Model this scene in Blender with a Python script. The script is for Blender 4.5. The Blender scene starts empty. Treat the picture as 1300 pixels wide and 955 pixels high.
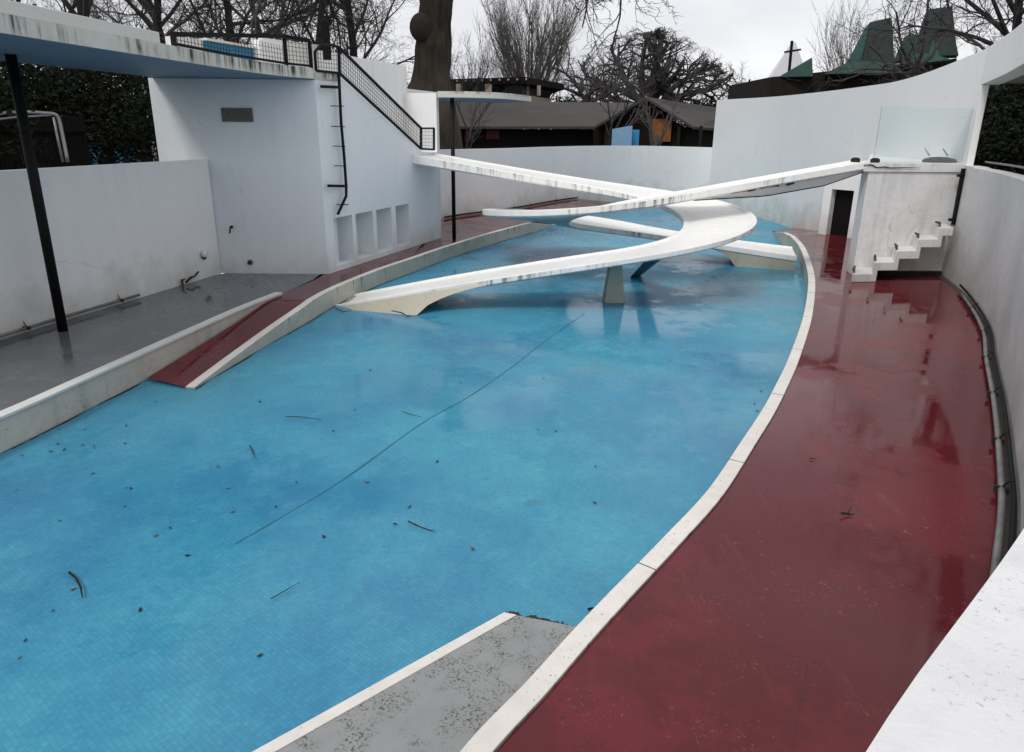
import bpy, bmesh, math, random
from mathutils import Vector, Matrix, noise
R = math.radians
scene = bpy.context.scene
COL = scene.collection
# ---------------------------------------------------------------- camera maths (positions are worked out as world points)
F = 870.; CX = 650.; CY = 432.; EYE = 2.7; PT = R(17.1); RL = math.atan(30/2818)
def ray(px, py):
    u = (px-CX)/F; v = -(py-CY)/F
    c, s = math.cos(RL), math.sin(RL)
    u2 = u*c-v*s; v2 = u*s+v*c
    cp, sp = math.cos(PT), math.sin(PT)
    return (u2, cp+v2*sp, -sp+v2*cp)
def G(px, py, z=0.):
    r = ray(px, py); t = (z-EYE)/r[2]; return Vector((r[0]*t, r[1]*t, z))
def D(px, py, d):
    r = ray(px, py); t = d/math.hypot(r[0], r[1]); return Vector((r[0]*t, r[1]*t, EYE+r[2]*t))
def online(q, a, b):
    r = ray(*q); dx, dy = b[0]-a[0], b[1]-a[1]
    det = -r[0]*dy+dx*r[1]; t = (-a[0]*dy+dx*a[1])/det
    return Vector((r[0]*t, r[1]*t, EYE+r[2]*t))

# ---------------------------------------------------------------- object helpers
def tag(o, label=None, cat=None, group=None, kind=None):
    if label: o['label'] = label
    if cat: o['category'] = cat
    if group: o['group'] = group
    if kind: o['kind'] = kind
    return o
def empty(name, loc=(0,0,0), label=None, cat=None, group=None):
    o = bpy.data.objects.new(name, None); COL.objects.link(o); o.location = loc
    o.empty_display_size = .1
    return tag(o, label, cat, group)
class MB:
    def __init__(s): s.v = []; s.f = []; s.uv = None
    def add(s, vs, fs):
        n = len(s.v); s.v += [tuple(v) for v in vs]; s.f += [tuple(i+n for i in f) for f in fs]
        return s
    def prism(s, poly, z0, z1):            # poly CCW list (x,y); z may be lists
        n = len(poly)
        a = z0 if hasattr(z0, '__len__') else [z0]*n
        b = z1 if hasattr(z1, '__len__') else [z1]*n
        vs = [(p[0], p[1], a[i]) for i, p in enumerate(poly)]+[(p[0], p[1], b[i]) for i, p in enumerate(poly)]
        fs = [tuple(range(n-1, -1, -1)), tuple(range(n, 2*n))]+[(i, (i+1) % n, n+(i+1) % n, n+i) for i in range(n)]
        return s.add(vs, fs)
    def box(s, c, h, rz=0., M=None):       # centre, half sizes
        cs, sn = math.cos(rz), math.sin(rz)
        vs = []
        for z in (-1, 1):
            for x, y in ((-1,-1),(1,-1),(1,1),(-1,1)):
                X, Y = x*h[0], y*h[1]
                vs.append((c[0]+X*cs-Y*sn, c[1]+X*sn+Y*cs, c[2]+z*h[2]))
        return s.add(vs, [(3,2,1,0),(4,5,6,7),(0,1,5,4),(1,2,6,5),(2,3,7,6),(3,0,4,7)])
    def bar(s, a, b, w, t=None, up=(0,0,1)): # rectangular bar between two points
        a = Vector(a); b = Vector(b); t = t or w
        d = (b-a).normalized(); u = Vector(up)
        if abs(d.dot(u)) > .98: u = Vector((1,0,0))
        x = d.cross(u).normalized()*w/2; y = d.cross(x).normalized()*t/2
        vs = [a-x-y, a+x-y, a+x+y, a-x+y, b-x-y, b+x-y, b+x+y, b-x+y]
        return s.add(vs, [(3,2,1,0),(4,5,6,7),(0,1,5,4),(1,2,6,5),(2,3,7,6),(3,0,4,7)])
    def tube(s, pts, r, n=8, caps=True):
        pts = [Vector(p) for p in pts]; rs = r if hasattr(r, '__len__') else [r]*len(pts)
        base = len(s.v); prev = None
        for i, p in enumerate(pts):
            d = (pts[min(i+1, len(pts)-1)]-pts[max(i-1, 0)])
            if d.length < 1e-9: d = Vector((0,0,1))
            d.normalize()
            if prev is None:
                x = d.orthogonal().normalized()
            else:
                x = (prev-d*prev.dot(d))
                x = x.normalized() if x.length > 1e-6 else d.orthogonal().normalized()
            prev = x; y = d.cross(x)
            for k in range(n):
                a = 2*math.pi*k/n; q = p+(x*math.cos(a)+y*math.sin(a))*rs[i]
                s.v.append((q.x, q.y, q.z))
        for i in range(len(pts)-1):
            for k in range(n):
                a = base+i*n+k; b = base+i*n+(k+1) % n
                s.f.append((a, b, b+n, a+n))
        if caps:
            s.f.append(tuple(base+k for k in range(n-1, -1, -1)))
            s.f.append(tuple(base+(len(pts)-1)*n+k for k in range(n)))
        return s
    def strip(s, a, b):                     # sheet between two polylines
        n = len(a); return s.add(list(a)+list(b), [(i, i+1, n+i+1, n+i) for i in range(n-1)])
    def ball(s, c, r, seg=10, ring=6, sq=(1,1,1)):
        vs = [(c[0], c[1], c[2]-r*sq[2])]; 
        for i in range(1, ring):
            t = -math.pi/2+math.pi*i/ring
            for k in range(seg):
                a = 2*math.pi*k/seg
                vs.append((c[0]+r*sq[0]*math.cos(t)*math.cos(a), c[1]+r*sq[1]*math.cos(t)*math.sin(a), c[2]+r*sq[2]*math.sin(t)))
        vs.append((c[0], c[1], c[2]+r*sq[2])); fs = []
        for k in range(seg):
            fs.append((0, 1+(k+1) % seg, 1+k)); m = 1+(ring-2)*seg
            fs.append((len(vs)-1, m+k, m+(k+1) % seg))
        for i in range(ring-2):
            for k in range(seg):
                a = 1+i*seg+k; b = 1+i*seg+(k+1) % seg; fs.append((a, b, b+seg, a+seg))
        return s.add(vs, fs)
    def build(s, name, m, parent=None, smooth=False, bevel=0, recalc=True, loc=None):
        me = bpy.data.meshes.new(name); vs = s.v
        if loc is not None: vs = [(v[0]-loc[0], v[1]-loc[1], v[2]-loc[2]) for v in vs]
        me.from_pydata(vs, [], s.f)
        if s.uv:
            l = me.uv_layers.new(name='UVMap')
            for i, lp in enumerate(me.loops): l.data[i].uv = s.uv[lp.vertex_index]
        if recalc or bevel:
            bm = bmesh.new(); bm.from_mesh(me)
            if recalc: bmesh.ops.recalc_face_normals(bm, faces=bm.faces)
            bm.to_mesh(me); bm.free()
        if smooth:
            for p in me.polygons: p.use_smooth = True
        me.materials.append(m)
        o = bpy.data.objects.new(name, me); COL.objects.link(o)
        if loc is not None: o.location = loc
        if parent is not None:
            o.parent = parent
            if loc is None: o.location = -Vector(parent.location)
            else: o.location = Vector(loc)-Vector(parent.location)
        if bevel:
            b = o.modifiers.new('bevel', 'BEVEL'); b.width = bevel; b.segments = 2; b.limit_method = 'ANGLE'; b.angle_limit = R(35)
        return o
def cr(pts, n=8, closed=False):             # Catmull-Rom through points
    P = [Vector(p) for p in pts]; out = []; m = len(P)
    rng = range(m if closed else m-1)
    for i in rng:
        a = P[(i-1) % m] if closed or i > 0 else P[0]*2-P[1]
        b = P[i]; c = P[(i+1) % m]
        d = P[(i+2) % m] if closed or i+2 < m else P[-1]*2-P[-2]
        for k in range(n):
            t = k/n
            out.append(.5*((2*b)+(c-a)*t+(2*a-5*b+4*c-d)*t*t+(3*b-a-3*c+d)*t**3))
    if not closed: out.append(P[-1].copy())
    return out
def offset(pts, d):                          # offset open polyline to its right side by d
    out = []
    for i, p in enumerate(pts):
        t = (pts[min(i+1, len(pts)-1)]-pts[max(i-1, 0)]).to_2d().normalized()
        out.append(Vector((p[0]+t.y*d, p[1]-t.x*d)))
    return out
def wall_mb(inner, th, z0, z1, mb=None):     # thick wall along polyline
    n = len(inner); outer = offset(inner, th)
    a = z0 if hasattr(z0, '__len__') else [z0]*n
    b = z1 if hasattr(z1, '__len__') else [z1]*n
    vs = []
    for i in range(n):
        I, O = inner[i], outer[i]
        vs += [(I[0], I[1], a[i]), (I[0], I[1], b[i]), (O[0], O[1], b[i]), (O[0], O[1], a[i])]
    fs = []
    for i in range(n-1):
        for k in range(4):
            fs.append((i*4+k, i*4+(k+1) % 4, i*4+4+(k+1) % 4, i*4+4+k))
    fs.append((0,1,2,3)); m = (n-1)*4; fs.append((m+3, m+2, m+1, m))
    mb = mb or MB(); mb.add(vs, fs); return mb

# ---------------------------------------------------------------- materials
def nmat(name):
    m = bpy.data.materials.new(name); m.use_nodes = True
    return m, m.node_tree, m.node_tree.nodes['Principled BSDF']
def N(nt, t, **kw):
    n = nt.nodes.new(t)
    for k, v in kw.items():
        if k in n.inputs: n.inputs[k].default_value = v
        else: setattr(n, k, v)
    return n
def L(nt, a, b): nt.links.new(a, b)
def pos(nt, scale=(1,1,1), rot=0.):
    g = N(nt, 'ShaderNodeNewGeometry'); mp = N(nt, 'ShaderNodeMapping')
    mp.inputs['Scale'].default_value = scale; mp.inputs['Rotation'].default_value = (0,0,rot)
    L(nt, g.outputs['Position'], mp.inputs['Vector']); return mp.outputs['Vector']
def noi(nt, vec, scale, detail=5, rough=.6, lo=0., hi=1., a=0., b=1.):
    n = N(nt, 'ShaderNodeTexNoise'); n.inputs['Scale'].default_value = scale
    n.inputs['Detail'].default_value = detail; n.inputs['Roughness'].default_value = rough
    if vec is not None: L(nt, vec, n.inputs['Vector'])
    m = N(nt, 'ShaderNodeMapRange'); m.inputs['From Min'].default_value = lo; m.inputs['From Max'].default_value = hi
    m.inputs['To Min'].default_value = a; m.inputs['To Max'].default_value = b
    L(nt, n.outputs['Fac'], m.inputs['Value']); return m.outputs['Result']
def mul(nt, a, b):
    m = N(nt, 'ShaderNodeMath', operation='MULTIPLY')
    for i, x in enumerate((a, b)):
        if isinstance(x, (int, float)): m.inputs[i].default_value = x
        else: L(nt, x, m.inputs[i])
    return m.outputs[0]
def mixc(nt, fac, a, b, mode='MIX'):
    m = N(nt, 'ShaderNodeMix', data_type='RGBA', blend_type=mode)
    if isinstance(fac, (int, float)): m.inputs[0].default_value = fac
    else: L(nt, fac, m.inputs[0])
    for i, x in ((6, a), (7, b)):
        if isinstance(x, (tuple, list)): m.inputs[i].default_value = (*x[:3], 1)
        else: L(nt, x, m.inputs[i])
    return m.outputs[2]
def bump(nt, bs, h, strength=.2, dist=.01):
    b = N(nt, 'ShaderNodeBump'); b.inputs['Strength'].default_value = strength; b.inputs['Distance'].default_value = dist
    L(nt, h, b.inputs['Height']); L(nt, b.outputs['Normal'], bs.inputs['Normal'])
def weathered(name, base, dark, rough=.6, blotch=.35, streak=0., spots=0., edge=None, sscale=7., scol=(.03,.035,.025), grime=0., gz=None, smask=(.42,.6), side=None, sps=38, sth=(.52,.68), crack=0., spt=(.62,.68)):
    m, nt, bs = nmat(name)
    v = pos(nt)
    c = mixc(nt, noi(nt, v, .7, 6, .6, .35, .7, 0, blotch), base, dark)
    c = mixc(nt, noi(nt, v, 9, 6, .7, .45, .75, 0, blotch*.6), c, dark)
    if streak:
        vs = pos(nt, (1, 1, .05))
        s1 = noi(nt, vs, sscale, 5, .65, sth[0], sth[1], 0, 1)
        s2 = noi(nt, v, .9, 3, .5, smask[0], smask[1], 0, 1)
        f = mul(nt, mul(nt, s1, s2), streak)
        if edge:    # streaks hang from the top edge of the face (height coordinate)
            g = N(nt, 'ShaderNodeNewGeometry'); sx = N(nt, 'ShaderNodeSeparateXYZ'); L(nt, g.outputs['Position'], sx.inputs[0])
            mr = N(nt, 'ShaderNodeMapRange'); mr.inputs['From Min'].default_value = edge[0]; mr.inputs['From Max'].default_value = edge[1]
            L(nt, sx.outputs[2], mr.inputs['Value']); f = mul(nt, f, mr.outputs[0])
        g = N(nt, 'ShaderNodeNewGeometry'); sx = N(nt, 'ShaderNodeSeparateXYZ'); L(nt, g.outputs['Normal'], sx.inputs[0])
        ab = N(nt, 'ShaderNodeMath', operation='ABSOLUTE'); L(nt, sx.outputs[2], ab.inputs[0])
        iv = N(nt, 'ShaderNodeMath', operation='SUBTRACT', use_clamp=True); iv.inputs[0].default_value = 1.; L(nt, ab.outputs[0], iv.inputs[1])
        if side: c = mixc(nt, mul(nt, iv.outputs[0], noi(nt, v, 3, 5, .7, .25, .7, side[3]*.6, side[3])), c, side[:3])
        c = mixc(nt, mul(nt, f, iv.outputs[0]), c, scol)
    if gz:          # splash-zone dirt at the foot of a wall (green-brown stain with a ragged top)
        g = N(nt, 'ShaderNodeNewGeometry'); sx = N(nt, 'ShaderNodeSeparateXYZ'); L(nt, g.outputs['Position'], sx.inputs[0])
        ad = N(nt, 'ShaderNodeMath', operation='ADD'); L(nt, sx.outputs[2], ad.inputs[0]); L(nt, noi(nt, v, 1.3, 5, .7, .3, .7, -.45, .45), ad.inputs[1])
        mr = N(nt, 'ShaderNodeMapRange'); mr.inputs['From Min'].default_value = gz[1]; mr.inputs['From Max'].default_value = gz[0]
        L(nt, ad.outputs[0], mr.inputs['Value']); c = mixc(nt, mul(nt, mr.outputs[0], gz[2]), c, (.26,.23,.15))
    if crack:
        nd = N(nt, 'ShaderNodeTexNoise'); nd.inputs['Scale'].default_value = 1.6; nd.inputs['Detail'].default_value = 6; L(nt, v, nd.inputs['Vector'])
        mv = mixc(nt, .45, v, nd.outputs['Color'], 'ADD'); vo = N(nt, 'ShaderNodeTexVoronoi', feature='DISTANCE_TO_EDGE'); vo.inputs['Scale'].default_value = .55; L(nt, mv, vo.inputs['Vector'])
        mr = N(nt, 'ShaderNodeMapRange'); mr.inputs['From Min'].default_value = .006; mr.inputs['From Max'].default_value = .0015; L(nt, vo.outputs['Distance'], mr.inputs['Value'])
        c = mixc(nt, mul(nt, mul(nt, mr.outputs[0], noi(nt, v, .8, 4, .6, .50, .60)), crack), c, (.22,.22,.22))
    if spots:
        c = mixc(nt, mul(nt, noi(nt, v, sps, 3, .7, spt[0], spt[1], 0, 1), noi(nt, v, 2.2 if sps < 50 else 7, 3, .6, .45, .6, 0, spots)), c, (.07,.065,.06))
    L(nt, c, bs.inputs['Base Color']); bs.inputs['Roughness'].default_value = rough
    bump(nt, bs, noi(nt, v, 30, 6, .7), .25, .01)
    return m
def plain(name, col, rough=.5, metal=0., var=.25, sc=6., b=.15):
    m, nt, bs = nmat(name); v = pos(nt)
    dk = tuple(x*(1-var) for x in col)
    L(nt, mixc(nt, noi(nt, v, sc, 5, .6, .3, .7), dk, col), bs.inputs['Base Color'])
    bs.inputs['Roughness'].default_value = rough; bs.inputs['Metallic'].default_value = metal; bs.inputs['Specular IOR Level'].default_value = .15 if max(col) < .05 and not metal else .5
    if b: bump(nt, bs, noi(nt, v, sc*6, 4, .6), b, .005)
    return m
M = {}
M['wall'] = weathered('white painted render', (.83,.83,.82), (.74,.74,.74), .55, .4, streak=.10, sscale=5, scol=(.36,.37,.36), gz=(-.4,.65,.5), crack=.22)
M['tower'] = weathered('tower paint', (.76,.79,.81), (.67,.71,.75), .55, .5, streak=.13, sscale=5., scol=(.36,.39,.42), crack=.22, gz=(-.5,.35,.35))
M['copingwall'] = weathered('speckled white paint', (.70,.70,.71), (.48,.49,.48), .55, .8, streak=.22, sscale=5, crack=.2, scol=(.35,.36,.36), gz=(-.4,.75,.55), spots=.45, sps=110, spt=(.59,.66))
M['oldwall'] = weathered('scuffed white paint', (.76,.76,.75), (.52,.52,.51), .5, .8, streak=.4, sscale=3., scol=(.25,.25,.24), spots=.7, crack=.45, gz=(-.3,.5,.4))
M['ramp'] = weathered('ramp white paint', (.80,.80,.78), (.60,.59,.55), .38, .45, streak=0)
M['fascia'] = weathered('mossy fascia', (.66,.66,.61), (.42,.42,.36), .6, .7, streak=1.0, edge=(3.48,3.60), sscale=9., scol=(.025,.03,.02), smask=(.38,.48), sth=(.46,.60))
M['parapet'] = weathered('cream paint', (.66,.65,.61), (.55,.54,.50), .6, .4)
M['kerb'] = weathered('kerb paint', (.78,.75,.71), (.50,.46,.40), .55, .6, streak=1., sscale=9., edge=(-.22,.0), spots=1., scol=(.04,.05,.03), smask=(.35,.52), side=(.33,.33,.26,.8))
M['coping'] = weathered('retaining wall paint', (.58,.55,.48), (.36,.34,.29), .6, .7, streak=.7, sscale=5., scol=(.2,.19,.15), spots=1.)
M['plinth'] = weathered('stained concrete', (.46,.44,.36), (.30,.29,.22), .6, .6, streak=.6, sscale=4., scol=(.16,.15,.1))
M['black'] = plain('black enamel', (.008,.008,.009), .6)
M['rust'] = plain('rusted iron', (.09,.06,.045), .8, 0, .6, 25)
M['pipe'] = plain('grey plastic pipe', (.20,.20,.19), .4, 0, .6, 7)
M['chrome'] = plain('galvanised tube', (.45,.47,.48), .35, .6)
M['gutter'] = plain('gutter grime', (.06,.045,.042), .4, 0, .5, 9)
M['dirt'] = plain('dirty gutter', (.035,.03,.028), .5, 0, .5, 14)
M['soffit'] = plain('blue soffit paint', (.13,.245,.36), .6, 0, .2, 1.5)
M['mould'] = weathered('mouldy soffit', (.28,.28,.27), (.07,.07,.065), .8, 1.0, spots=1.)
M['teal'] = plain('teal painted concrete', (.03,.11,.15), .5, 0, .3, 5)
M['bluepanel'] = plain('blue panel', (.03,.19,.34), .5, 0, .15, 3)
M['bronze'] = None
def bronze():
    m, nt, bs = nmat('bronze plaque'); v = pos(nt, (18, 18, 60))
    L(nt, mixc(nt, noi(nt, v, 2.2, 3, .7, .5, .6), (.075,.075,.065), (.17,.17,.15)), bs.inputs['Base Color'])
    bs.inputs['Roughness'].default_value = .6; return m
M['bronze'] = bronze()
def tiles():
    m, nt, bs = nmat('wet blue mosaic'); v = pos(nt, rot=R(38))
    def brick(scale, mortar):
        b = N(nt, 'ShaderNodeTexBrick', offset=0., squash=1.)
        b.inputs['Scale'].default_value = scale; b.inputs['Mortar Size'].default_value = mortar
        b.inputs['Brick Width'].default_value = 1.; b.inputs['Row Height'].default_value = 1.
        b.inputs['Mortar Smooth'].default_value = .3
        b.inputs['Color1'].default_value = (1,1,1,1); b.inputs['Color2'].default_value = (.78,.80,.84,1); b.inputs['Mortar'].default_value = (.72,.74,.76,1)
        L(nt, v, b.inputs['Vector']); return b
    b1 = brick(34., .08)
    w = pos(nt)
    c = mixc(nt, noi(nt, w, .30, 5, .6, .38, .62), (.012,.20,.37), (.032,.315,.445))
    c = mixc(nt, noi(nt, w, 1.8, 7, .75, .45, .72, 0, .35), c, (.10,.47,.56))
    c = mixc(nt, 1., c, b1.outputs['Color'], 'MULTIPLY')
    # damp and standing-water areas with ragged edges; drier tiles are chalkier
    wetm = noi(nt, w, .5, 9, .72, .455, .53, 0, 1)
    c = mixc(nt, mul(nt, wetm, .14), mixc(nt, .06, c, (.45,.58,.62)), (.015,.16,.29))
    silt = mul(nt, noi(nt, w, .33, 4, .6, .56, .66), noi(nt, w, 4, 8, .8, .50, .62))
    c = mixc(nt, mul(nt, silt, .6), c, (.09,.13,.13))
    c = mixc(nt, noi(nt, w, 90, 2, .6, .70, .76, 0, .45), c, (.05,.09,.11))
    L(nt, c, bs.inputs['Base Color'])
    rr = N(nt, 'ShaderNodeMapRange'); rr.inputs['To Min'].default_value = .40; rr.inputs['To Max'].default_value = .07
    L(nt, wetm, rr.inputs['Value']); L(nt, rr.outputs[0], bs.inputs['Roughness'])
    bs.inputs['IOR'].default_value = 1.38
    h = N(nt, 'ShaderNodeMath', operation='ADD'); L(nt, mul(nt, b1.outputs['Fac'], -.6), h.inputs[0]); L(nt, noi(nt, w, 14, 4, .6), h.inputs[1])
    bump(nt, bs, h.outputs[0], .22, .006)
    return m
M['tiles'] = tiles()
def wetfloor(name, c1, c2, c3, rlo, rhi, seams=True):
    m, nt, bs = nmat(name); w = pos(nt)
    c = mixc(nt, noi(nt, w, .5, 6, .65, .35, .65), c1, c2)
    st = noi(nt, pos(nt, (3.2,.5,1), R(-35)), 2.2, 6, .7, .60, .72, 0, .35)
    c = mixc(nt, st, c, c3)
    c = mixc(nt, mul(nt, noi(nt, w, 14, 4, .7, .62, .68), noi(nt, w, 1.3, 3, .6, .5, .6)), c, c3)
    wetm = noi(nt, w, .75, 9, .72, .44, .50, 0, 1)
    c = mixc(nt, mul(nt, wetm, .38), c, tuple(x*.45 for x in c1))
    c = mixc(nt, mul(nt, noi(nt, w, 45, 3, .7, .60, .66), noi(nt, w, 2.1, 3, .6, .5, .6, 0, .6)), c, c3)
    c = mixc(nt, mul(nt, noi(nt, w, 25, 3, .7, .62, .68), noi(nt, w, 1.1, 3, .6, .5, .6, 0, .7)), c, (.02,.015,.013))
    if seams:
        br = N(nt, 'ShaderNodeTexBrick', offset=.3); br.inputs['Scale'].default_value = 1.; br.inputs['Mortar Size'].default_value = .006
        br.inputs['Brick Width'].default_value = 2.4; br.inputs['Row Height'].default_value = 1.7; br.inputs['Mortar Smooth'].default_value = .6
        L(nt, pos(nt, rot=R(28)), br.inputs['Vector']); c = mixc(nt, mul(nt, br.outputs['Fac'], .35), c, tuple(x*.5 for x in c1))
    L(nt, c, bs.inputs['Base Color'])
    rr = N(nt, 'ShaderNodeMapRange'); rr.inputs['To Min'].default_value = rhi; rr.inputs['To Max'].default_value = rlo
    L(nt, wetm, rr.inputs['Value']); L(nt, rr.outputs[0], bs.inputs['Roughness'])
    bs.inputs['IOR'].default_value = 1.34
    bump(nt, bs, noi(nt, w, 5, 6, .65), .06, .01)
    return m
M['red'] = wetfloor('wet red paint', (.108,.011,.015), (.138,.016,.021), (.24,.09,.085), .04, .22)
M['grey'] = wetfloor('wet grey screed', (.12,.125,.135), (.17,.175,.185), (.25,.25,.25), .05, .30)
M['greyslab'] = weathered('pale grey ramp paint', (.29,.30,.30), (.20,.21,.21), .55, .7, spots=1., sps=70, spt=(.52,.58))
M['ground'] = plain('winter ground', (.06,.06,.045), .9, 0, .4, 1.)
M['bark'] = plain('bark', (.035,.030,.028), .9, 0, .5, 12, .6)
M['bark2'] = weathered('mossy bark', (.070,.050,.036), (.022,.022,.012), .95, 1., streak=.8, sscale=6., scol=(.010,.009,.008), sth=(.45,.6), smask=(.3,.5))
M['twig'] = plain('twig', (.05,.045,.045), .9, 0, .3, 5, 0)
M['twigpale'] = plain('pale twig', (.11,.10,.095), .9, 0, .3, 5, 0)
M['evergreen'] = plain('evergreen leaves', (.014,.020,.010), .8, 0, .6, 1.5, 0)
M['timber'] = plain('dark timber', (.010,.008,.007), .8, 0, .5, 8)
M['roofing'] = weathered('roof felt', (.055,.050,.045), (.032,.029,.026), .9, .6)
M['beige'] = plain('beige render', (.42,.33,.25), .7, 0, .2, 2)
M['orange'] = plain('orange board', (.26,.09,.012), .6, 0, .4, 3)
M['copper'] = weathered('green copper', (.030,.105,.085), (.018,.05,.045), .6, .8, streak=.5, sscale=1.2, scol=(.02,.04,.04))
M['copperdark'] = weathered('dark copper', (.018,.040,.036), (.012,.016,.018), .6, .8, streak=.5, sscale=1.5, scol=(.015,.018,.02))
M['brick'] = plain('dark brick', (.022,.018,.014), .85, 0, .4, 1.5)
M['fabric'] = plain('white fabric', (.75,.76,.80), .7, 0, .08, .6)
M['boardblue'] = weathered('pale blue board', (.24,.42,.62), (.16,.30,.48), .5, .8)
M['boxblue'] = plain('bright blue', (.03,.27,.55), .5)
M['leaf'] = plain('dead leaf', (.10,.055,.028), .7, 0, .5, 20, 0)
M['redthing'] = plain('red cloth', (.07,.006,.008), .7)
M['darkglass'] = plain('dark window', (.010,.014,.02), .15)
M['door'] = plain('dark door', (.006,.005,.005), .7)
def glassm():
    m, nt, bs = nmat('glass'); bs.inputs['Base Color'].default_value = (.86,.93,.94,1)
    bs.inputs['Roughness'].default_value = .06; bs.inputs['Transmission Weight'].default_value = .93; bs.inputs['IOR'].default_value = 1.12
    return m
M['glass'] = glassm()
def rampside():
    m, nt, bs = nmat('ramp paint with drip stains'); v = pos(nt)
    uv = N(nt, 'ShaderNodeUVMap'); sx = N(nt, 'ShaderNodeSeparateXYZ'); L(nt, uv.outputs[0], sx.inputs[0])
    c = mixc(nt, noi(nt, v, .8, 6, .6, .35, .7, 0, .4), (.87,.87,.85), (.62,.61,.56))
    c = mixc(nt, noi(nt, v, 9, 6, .7, .5, .75, 0, .35), c, (.45,.44,.38))
    mp = N(nt, 'ShaderNodeMapping'); mp.inputs['Scale'].default_value = (7., .5, 1); L(nt, uv.outputs[0], mp.inputs['Vector'])
    s1 = noi(nt, mp.outputs[0], 1., 4, .6, .48, .58)
    s2 = noi(nt, v, .55, 4, .6, .50, .58)
    mr = N(nt, 'ShaderNodeMapRange'); mr.inputs['From Min'].default_value = .006; mr.inputs['From Max'].default_value = .025; L(nt, sx.outputs[1], mr.inputs['Value'])
    mr2 = N(nt, 'ShaderNodeMapRange'); mr2.inputs['From Min'].default_value = .30; mr2.inputs['From Max'].default_value = .02; L(nt, sx.outputs[1], mr2.inputs['Value'])
    f = mul(nt, mul(nt, s1, s2), mul(nt, mr.outputs[0], mr2.outputs[0]))
    c = mixc(nt, mul(nt, f, .8), c, (.045,.05,.03))
    L(nt, c, bs.inputs['Base Color']); bs.inputs['Roughness'].default_value = .35
    bump(nt, bs, noi(nt, v, 18, 6, .7), .15, .008)
    return m
M['rampside'] = rampside()

# ---------------------------------------------------------------- enclosure outlines (inner faces), clockwise seen from above: near -> left -> far -> right
V2 = lambda l: [Vector(p) for p in l]
LEFT = cr(V2([(-6.95,2.0),(-7.05,4.5),(-6.92,6.8),(-6.69,8.53),(-6.12,10.85),(-5.60,12.93)]), 6)
BACK = cr(V2([(-3.3,18.6),(-2.7,20.6),(-1.82,22.25),(-.05,24.5),(1.6,27.3),(3.5,29.6),(5.6,30.6),(8.05,28.9)]), 8)
TALL = cr(V2([(8.05,28.9),(8.93,25.5),(9.12,22.5),(9.12,19.5),(9.0,16.6),(8.59,13.5)]), 8)
RIGHT = cr(V2([(8.59,13.5),(8.1,12.1),(7.38,10.5),(6.68,9.15),(5.95,7.98),(5.07,6.52),(4.22,5.18),(3.56,4.2),(2.3,2.55),(1.35,1.47),(.84,.975),(.47,.64),(.02,.24),(-.8,-.3),(-2.2,-.9),(-4.2,-.9),(-6.1,.2),(-6.95,2.0)]), 6)
TOWER = [(-6.5,12.95),(-3.55,12.98),(-3.46,13.22),(-1.86,17.72)]
ZL = 2.12
WT = .16
def lefthand(pts): return pts
# walls are listed clockwise, so 'outside' is the left side of travel => negative offset
o = wall_mb(LEFT, -WT, -.3, ZL).build('low_wall', M['wall']); tag(o, 'low white enclosure wall on the left below the blue soffit, beside the grey floor', 'wall')
o = wall_mb(BACK, -WT, -.35, 2.08).build('low_wall', M['wall']); tag(o, 'low white curved wall at the far end, in front of the brown roofed shed', 'wall')
ztall = []
for i, p in enumerate(TALL):
    t = i/(len(TALL)-1); ztall.append(3.90-.04*math.sin(math.pi*t)+(.30*max(0, (t-.72)/.28)**1.5))
tw = empty('tall_wall', (8.6,20,0), 'tall white curved wall rising to the right with a window opening at its near end', 'wall')
wall_mb(TALL, -WT, -.35, ztall).build('curved_wall', M['wall'], tw)
nl = 26
LINT = RIGHT[:nl]; zt = [4.205+.30*min(1, i/12) for i in range(nl)]; zb = [3.57+.20*min(1, i/12) for i in range(nl)]
wall_mb(LINT, -.30, zb, zt).build('lintel', M['wall'], tw)
# overhang outside the opening (mouldy underside)
LO = offset(LINT, -.30)
wall_mb(LO, -.85, [z+.02 for z in zb], [z+.2 for z in zb]).build('canopy_slab', M['mould'], tw)
o = wall_mb(RIGHT, -.26, -.3, [2.13 if i < 3 else 2.11 for i in range(len(RIGHT))]).build('low_wall', M['copingwall'])
tag(o, 'low white curved wall on the right with flat top, running from the stairs to the near corner', 'wall')
# pillar jamb of the opening
e0, e1 = TALL[-1], TALL[-2]
mb = MB(); mb.prism([(8.56,13.40),(8.60,13.62),(8.76,13.57),(8.67,13.37)], 2.13, 3.57)
mb.build('window_jamb', M['wall'], tw)
# window rail/sill outside the low wall
mb = MB(); RO = offset(RIGHT[:20], -.34); mb.tube([(p.x, p.y, 2.20) for p in RO], .02, 6)
o = mb.build('sill_rail', M['pipe'], tw)

def resample(pts, n):
    ds = [0]
    for i in range(1, len(pts)): ds.append(ds[-1]+(pts[i]-pts[i-1]).length)
    out = []; j = 0
    for k in range(n):
        s = ds[-1]*k/(n-1)
        while j < len(ds)-2 and ds[j+1] < s: j += 1
        t = (s-ds[j])/max(1e-9, ds[j+1]-ds[j]); out.append(pts[j].lerp(pts[j+1], min(1, t)))
    return out
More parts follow.
